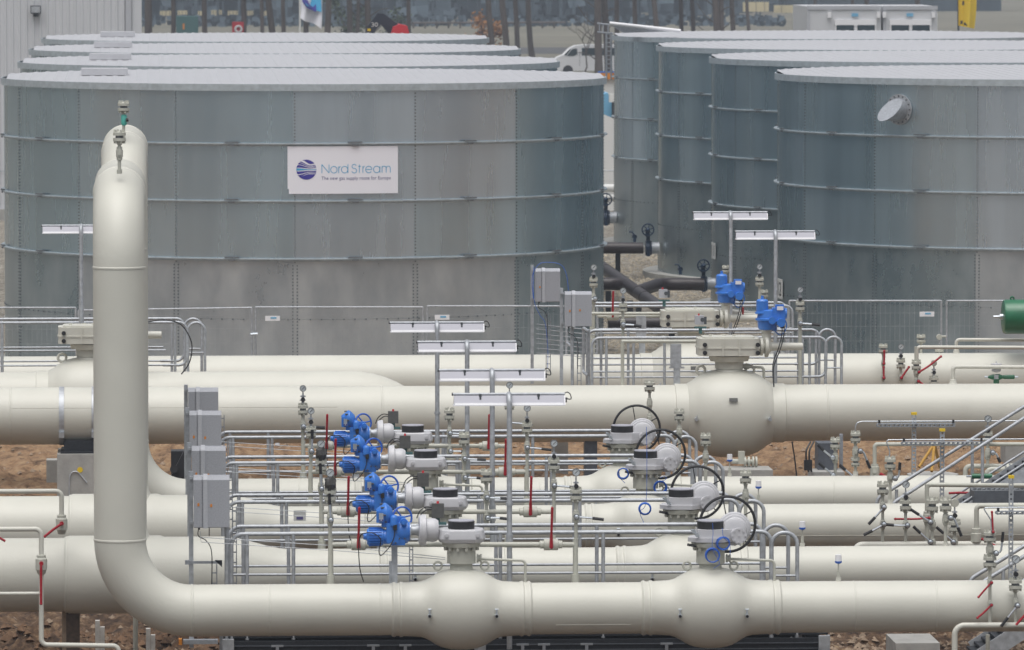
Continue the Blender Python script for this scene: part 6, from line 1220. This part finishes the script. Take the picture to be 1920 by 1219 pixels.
# person
YPp = 500.; base = at(902, 120, YPp); base.z = 0.0
sk = [(0, 0, .95), (0, 0, 1.2), (0, 0, 1.45), (0, 0, 1.56), (0, 0, 1.70), (.1, 0, .9), (.12, 0, .5), (.12, -.02, .06), (.12, -.15, .03), (-.1, 0, .9), (-.12, 0, .5), (-.12, -.02, .06), (-.12, -.15, .03), (.2, 0, 1.42), (.27, .02, 1.12), (.24, -.12, .88), (-.2, 0, 1.42), (-.27, .02, 1.12), (-.24, -.12, .88)]
ed = [(0, 1), (1, 2), (2, 3), (3, 4), (0, 5), (5, 6), (6, 7), (7, 8), (0, 9), (9, 10), (10, 11), (11, 12), (2, 13), (13, 14), (14, 15), (2, 16), (16, 17), (17, 18)]
rd = [.16, .15, .16, .06, .11, .11, .08, .05, .05, .11, .08, .05, .05, .08, .055, .04, .08, .055, .04]
me = bpy.data.meshes.new('person'); me.from_pydata([Vector(s_) for s_ in sk], ed, []); ob = bpy.data.objects.new('person_tmp', me); COL.objects.link(ob); md = ob.modifiers.new('s', 'SKIN'); sd2 = ob.modifiers.new('b', 'SUBSURF'); sd2.levels = 1; sd2.render_levels = 1
for i, r in enumerate(rd): me.skin_vertices[0].data[i].radius = (r, r*.8 if i < 3 else r)
me.skin_vertices[0].data[0].use_root = True
dg = bpy.context.evaluated_depsgraph_get(); m2 = bpy.data.meshes.new_from_object(ob.evaluated_get(dg)); bpy.data.objects.remove(ob); m2.materials.clear(); m2.materials.append(M['cloth'])
t = thing('person', base, 'person in dark clothes standing beside the orange bush far behind', 'person'); pb_ = bpy.data.objects.new('body', m2); COL.objects.link(pb_); pb_.parent = t
MB().ball(base+Vector((0, 0, 1.68)), .115, 12, (1, 1, 1.2)).build('head', M['skin'], t); MB().ball(base+Vector((0, .02, 1.73)), .125, 12, (1, 1, .9)).build('hair', M['black'], t)
# ------------------------------------------------------------------ trees
cr = MB(); r5 = random.Random(5)
for i in range(420):
    a, rr2, z = r5.uniform(0, 2*PI), r5.uniform(.2, 2.4)*r5.random()**.4, r5.uniform(9, 15); c = Vector((rr2*math.cos(a), rr2*math.sin(a), z)); n3 = Vector((r5.uniform(-1, 1), r5.uniform(-1, 1), r5.uniform(-1, 1))).normalized(); u = n3.orthogonal().normalized()*r5.uniform(.2, .45); v = n3.cross(u)
    cr.add([c-u-v, c+u-v, c+u+v, c-u+v], [(0, 1, 2, 3)])
CRM = cr.mesh('crown', M['leaf'])
TC = {}; ORD = 'first second third fourth fifth sixth seventh eighth ninth tenth eleventh twelfth thirteenth fourteenth fifteenth'.split()
TRK = [(277, 279, 16, 400), (325, 326, 10, 410), (383, 384, 11, 415), (457, 458, 11, 420), (490, 494, 8, 440), (504, 514, 14, 405), (531, 531, 9, 430), (574, 573, 11, 420), (616, 613, 13, 400), (655, 657, 12, 415), (672, 671, 8, 430), (690, 691, 13, 405), (766, 767, 9, 430), (916, 922, 12, 420), (942, 950, 13, 440), (966, 971, 10, 455), (989, 997, 11, 462), (1120, 1122, 15, 403), (1133, 1139, 14, 406), (1156, 1157, 10, 440), (1190, 1192, 10, 430), (1226, 1236, 11, 425), (1277, 1278, 9, 435), (1297, 1303, 9, 430), (1340, 1347, 13, 415), (1352, 1354, 11, 428), (1372, 1376, 10, 440), (1400, 1408, 7, 520), (1528, 1532, 7, 500), (1598, 1599, 7, 480), (1625, 1626, 10, 460), (1720, 1721, 11, 450)]
for i, (pt, pb2, w_, D) in enumerate(TRK):
    k = kk(D); a, b = at(pt, 0, D), at(pb2, 100, D); d = (a-b)/max(a.z-b.z, .1); base = Vector((b.x - d.x*b.z, D, 0)); r = w_*k/2*.95
    side = 'left of the flag' if pt < 560 else ('between the flag and the person' if pt < 900 else ('left of the van' if pt < 1000 else ('above the right tank roofs' if pt > 1150 else 'in front of the van')))
    lean = 'leaning' if abs(pt-pb2) > 4 else 'straight'; thick = 'thick' if w_ >= 13 else ('thin' if w_ <= 9 else 'middling')
    TC[side] = TC.get(side, 0)+1
    t = thing('pine_tree', base, '%s pine trunk %s, counted from the left, %s and %s' % (ORD[TC[side]-1], side, lean, thick), 'tree', 'bare pine trunks behind the tanks')
    MB().tube([base+Vector((d.x*z+.08*noise.noise(Vector((i, z*.3, 0))), 0, z)) for z in (0, 1, 2.5, 4, 6, 9, 13)], [r*1.25, r*1.05, r, r*.95, r*.85, r*.6, r*.2], 10).build('trunk', M['bark'], t)
    o = bpy.data.objects.new('crown', CRM); COL.objects.link(o); o.parent = t; o.rotation_euler = (0, 0, i*1.3); o.location = (d.x*9, 0, 0)
    if pt in (1120, 1340, 690):
        q = MB()
        for j in range(7): z = 1+j*.55; s_ = 1 if j % 2 else -1; q.tube(smooth([base+Vector((d.x*z, 0, z)), base+Vector((d.x*z+s_*.7, -.2, z+.5)), base+Vector((d.x*z+s_*1.3, .1, z+.6+.2*j % 1))]), [.04]*6+[.03]*6+[.015], 5)
        q.build('branches', M['bark'], t)
def leafy(name, label, base, r, h, n_, m_, s0, cat='bush', z0=0, seed=1):
    t = thing(name, base, label, cat); r6 = random.Random(seed); q = MB()
    cl = [(Vector((r6.uniform(-r, r)*.7, r6.uniform(-r, r)*.7, z0+h*r6.uniform(.15, .95))), r6.uniform(.25, .5)*r) for _ in range(12)]
    for _ in range(n_):
        c0_, cr_ = cl[r6.randrange(len(cl))]; c = base+c0_+Vector((r6.gauss(0, .5), r6.gauss(0, .5), r6.gauss(0, .4)))*cr_; n3 = Vector((r6.uniform(-1, 1), r6.uniform(-1, 1), r6.uniform(-1, 1))).normalized(); u = n3.orthogonal().normalized()*s0*r6.uniform(.5, 1.2); v = n3.cross(u)*.7; q.add([c-u, c-v, c+u, c+v], [(0, 1, 2, 3)])
    q.build('foliage', m_, t); q = MB()
    for c0_, _ in cl[:7]: q.tube(smooth([base, base+Vector((c0_.x*.4, c0_.y*.4, c0_.z*.5)), base+c0_]), [.05]*6+[.035]*6+[.015], 5)
    q.build('stems', M['bark'], t)
b0 = at(912, 92, 455); b0.z = 0; leafy('autumn_bush', 'orange brown leafy bush left of the van behind the tanks', b0, 1.6, 3.2, 900, M['leafo'], .13, seed=3)
b0 = at(660, 60, 480); b0.z = 0; leafy('evergreen_shrub', 'dark evergreen shrub behind the excavator arm', b0, 1.9, 4.6, 700, M['leaf'], .16, seed=9)
b0 = at(752, 60, 490); b0.z = 0; leafy('evergreen_shrub', 'loose evergreen shrub right of the excavator cab', b0, 1.5, 3.8, 260, M['leaf'], .16, seed=12)
b0 = at(1092, 130, 402); b0.z = 0; t = thing('bare_tree', b0, 'leafless young tree in front of the white van', 'tree'); q = MB(); r7 = random.Random(2)
def grow(p, d, L, r, n):
    e = p+d*L; q.tube([p, p.lerp(e, .5)+Vector((r7.gauss(0, .05), 0, r7.gauss(0, .05)))*L, e], [r, r*.85, r*.65], 5)
    if n: 
        for _ in range(3): grow(e, (d+Vector((r7.gauss(0, .5), r7.gauss(0, .4), r7.gauss(.1, .3)))).normalized(), L*r7.uniform(.6, .85), r*.62, n-1)
grow(b0, Vector((.15, 0, 1)).normalized(), 1.5, .06, 4); q.build('branches', M['bark'], t)
# far forest edge, hedges and pale piles
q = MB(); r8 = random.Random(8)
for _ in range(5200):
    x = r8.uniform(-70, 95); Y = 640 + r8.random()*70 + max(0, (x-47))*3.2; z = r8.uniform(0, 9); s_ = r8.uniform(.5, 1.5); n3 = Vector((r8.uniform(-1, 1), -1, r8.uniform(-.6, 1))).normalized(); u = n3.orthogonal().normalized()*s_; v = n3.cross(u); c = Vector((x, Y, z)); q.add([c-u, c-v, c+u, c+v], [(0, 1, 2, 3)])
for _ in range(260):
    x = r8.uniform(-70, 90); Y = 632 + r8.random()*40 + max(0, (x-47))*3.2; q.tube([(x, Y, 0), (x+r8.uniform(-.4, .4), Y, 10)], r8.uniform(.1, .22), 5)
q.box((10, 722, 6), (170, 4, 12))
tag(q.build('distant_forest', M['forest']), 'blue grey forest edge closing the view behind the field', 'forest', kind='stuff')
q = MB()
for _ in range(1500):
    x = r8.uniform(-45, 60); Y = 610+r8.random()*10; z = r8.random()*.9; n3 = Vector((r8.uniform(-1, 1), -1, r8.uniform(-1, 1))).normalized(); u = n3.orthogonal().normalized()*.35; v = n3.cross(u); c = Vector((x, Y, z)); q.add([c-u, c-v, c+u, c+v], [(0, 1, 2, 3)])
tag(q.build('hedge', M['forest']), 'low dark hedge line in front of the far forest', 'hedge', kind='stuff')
for i, (px, py, w_, h_, D, lb) in enumerate([(311, 25, 22, 9, 640, 'first'), (342, 24, 18, 8, 640, 'second'), (374, 25, 18, 8, 640, 'third'), (406, 24, 20, 10, 640, 'fourth'), (437, 26, 20, 11, 640, 'fifth'), (468, 25, 14, 9, 640, 'sixth'), (500, 26, 10, 10, 640, 'seventh'), (1417, 13, 48, 18, 640, 'larger left'), (1490, 17, 78, 14, 640, 'larger right')]):
    k = kk(D); c = at(px, py, D); t = thing('pale_crate', c, ('%s pale yellow crate in the row before the forest at upper left' if px < 600 else '%s pale yellow stack at the upper right before the forest') % lb, 'crate', 'pale yellow crates and stacks far away'); q = MB()
    q.box(c, (w_*k, .8, h_*k)); q.build('crate', M['straw'], t); 
    for j in range(3): MB().box(c+Vector(((j-1)*w_*k*.33, -.41, 0)), (.05, .03, h_*k)).build('slat', M['bark'], t)
t = thing('field_fence', at(930, 50, 600), 'grey pole fence crossing the field beyond the bush', 'fence'); q = MB(); q.tube([at(770, 43, 600), at(1060, 42, 600)], .09, 6); q.build('rail', M['bark'], t)
for px in range(775, 1060, 22): a = at(px, 42, 600); MB().tube([a, (a.x, a.y, 0)], .1, 6).build('post', M['bark'], t)
# ------------------------------------------------------------------ haze
HAZE = 0.00038
if HAZE:
    q = MB(); q.box((20, 620, 10.5), (1700, 1800, 23.2)); hm = bpy.data.materials.new('haze_air'); hm.use_nodes = True; hn = hm.node_tree; hn.nodes.remove(hn.nodes['Principled BSDF'])
    pv = hn.nodes.new('ShaderNodeVolumePrincipled'); pv.inputs['Density'].default_value = HAZE; pv.inputs['Color'].default_value = (.78, .87, 1.0, 1); hn.links.new(pv.outputs[0], hn.nodes['Material Output'].inputs['Volume'])
    hz = q.build('haze', hm); tag(hz, 'thin grey damp haze over the whole site', 'haze', kind='stuff')
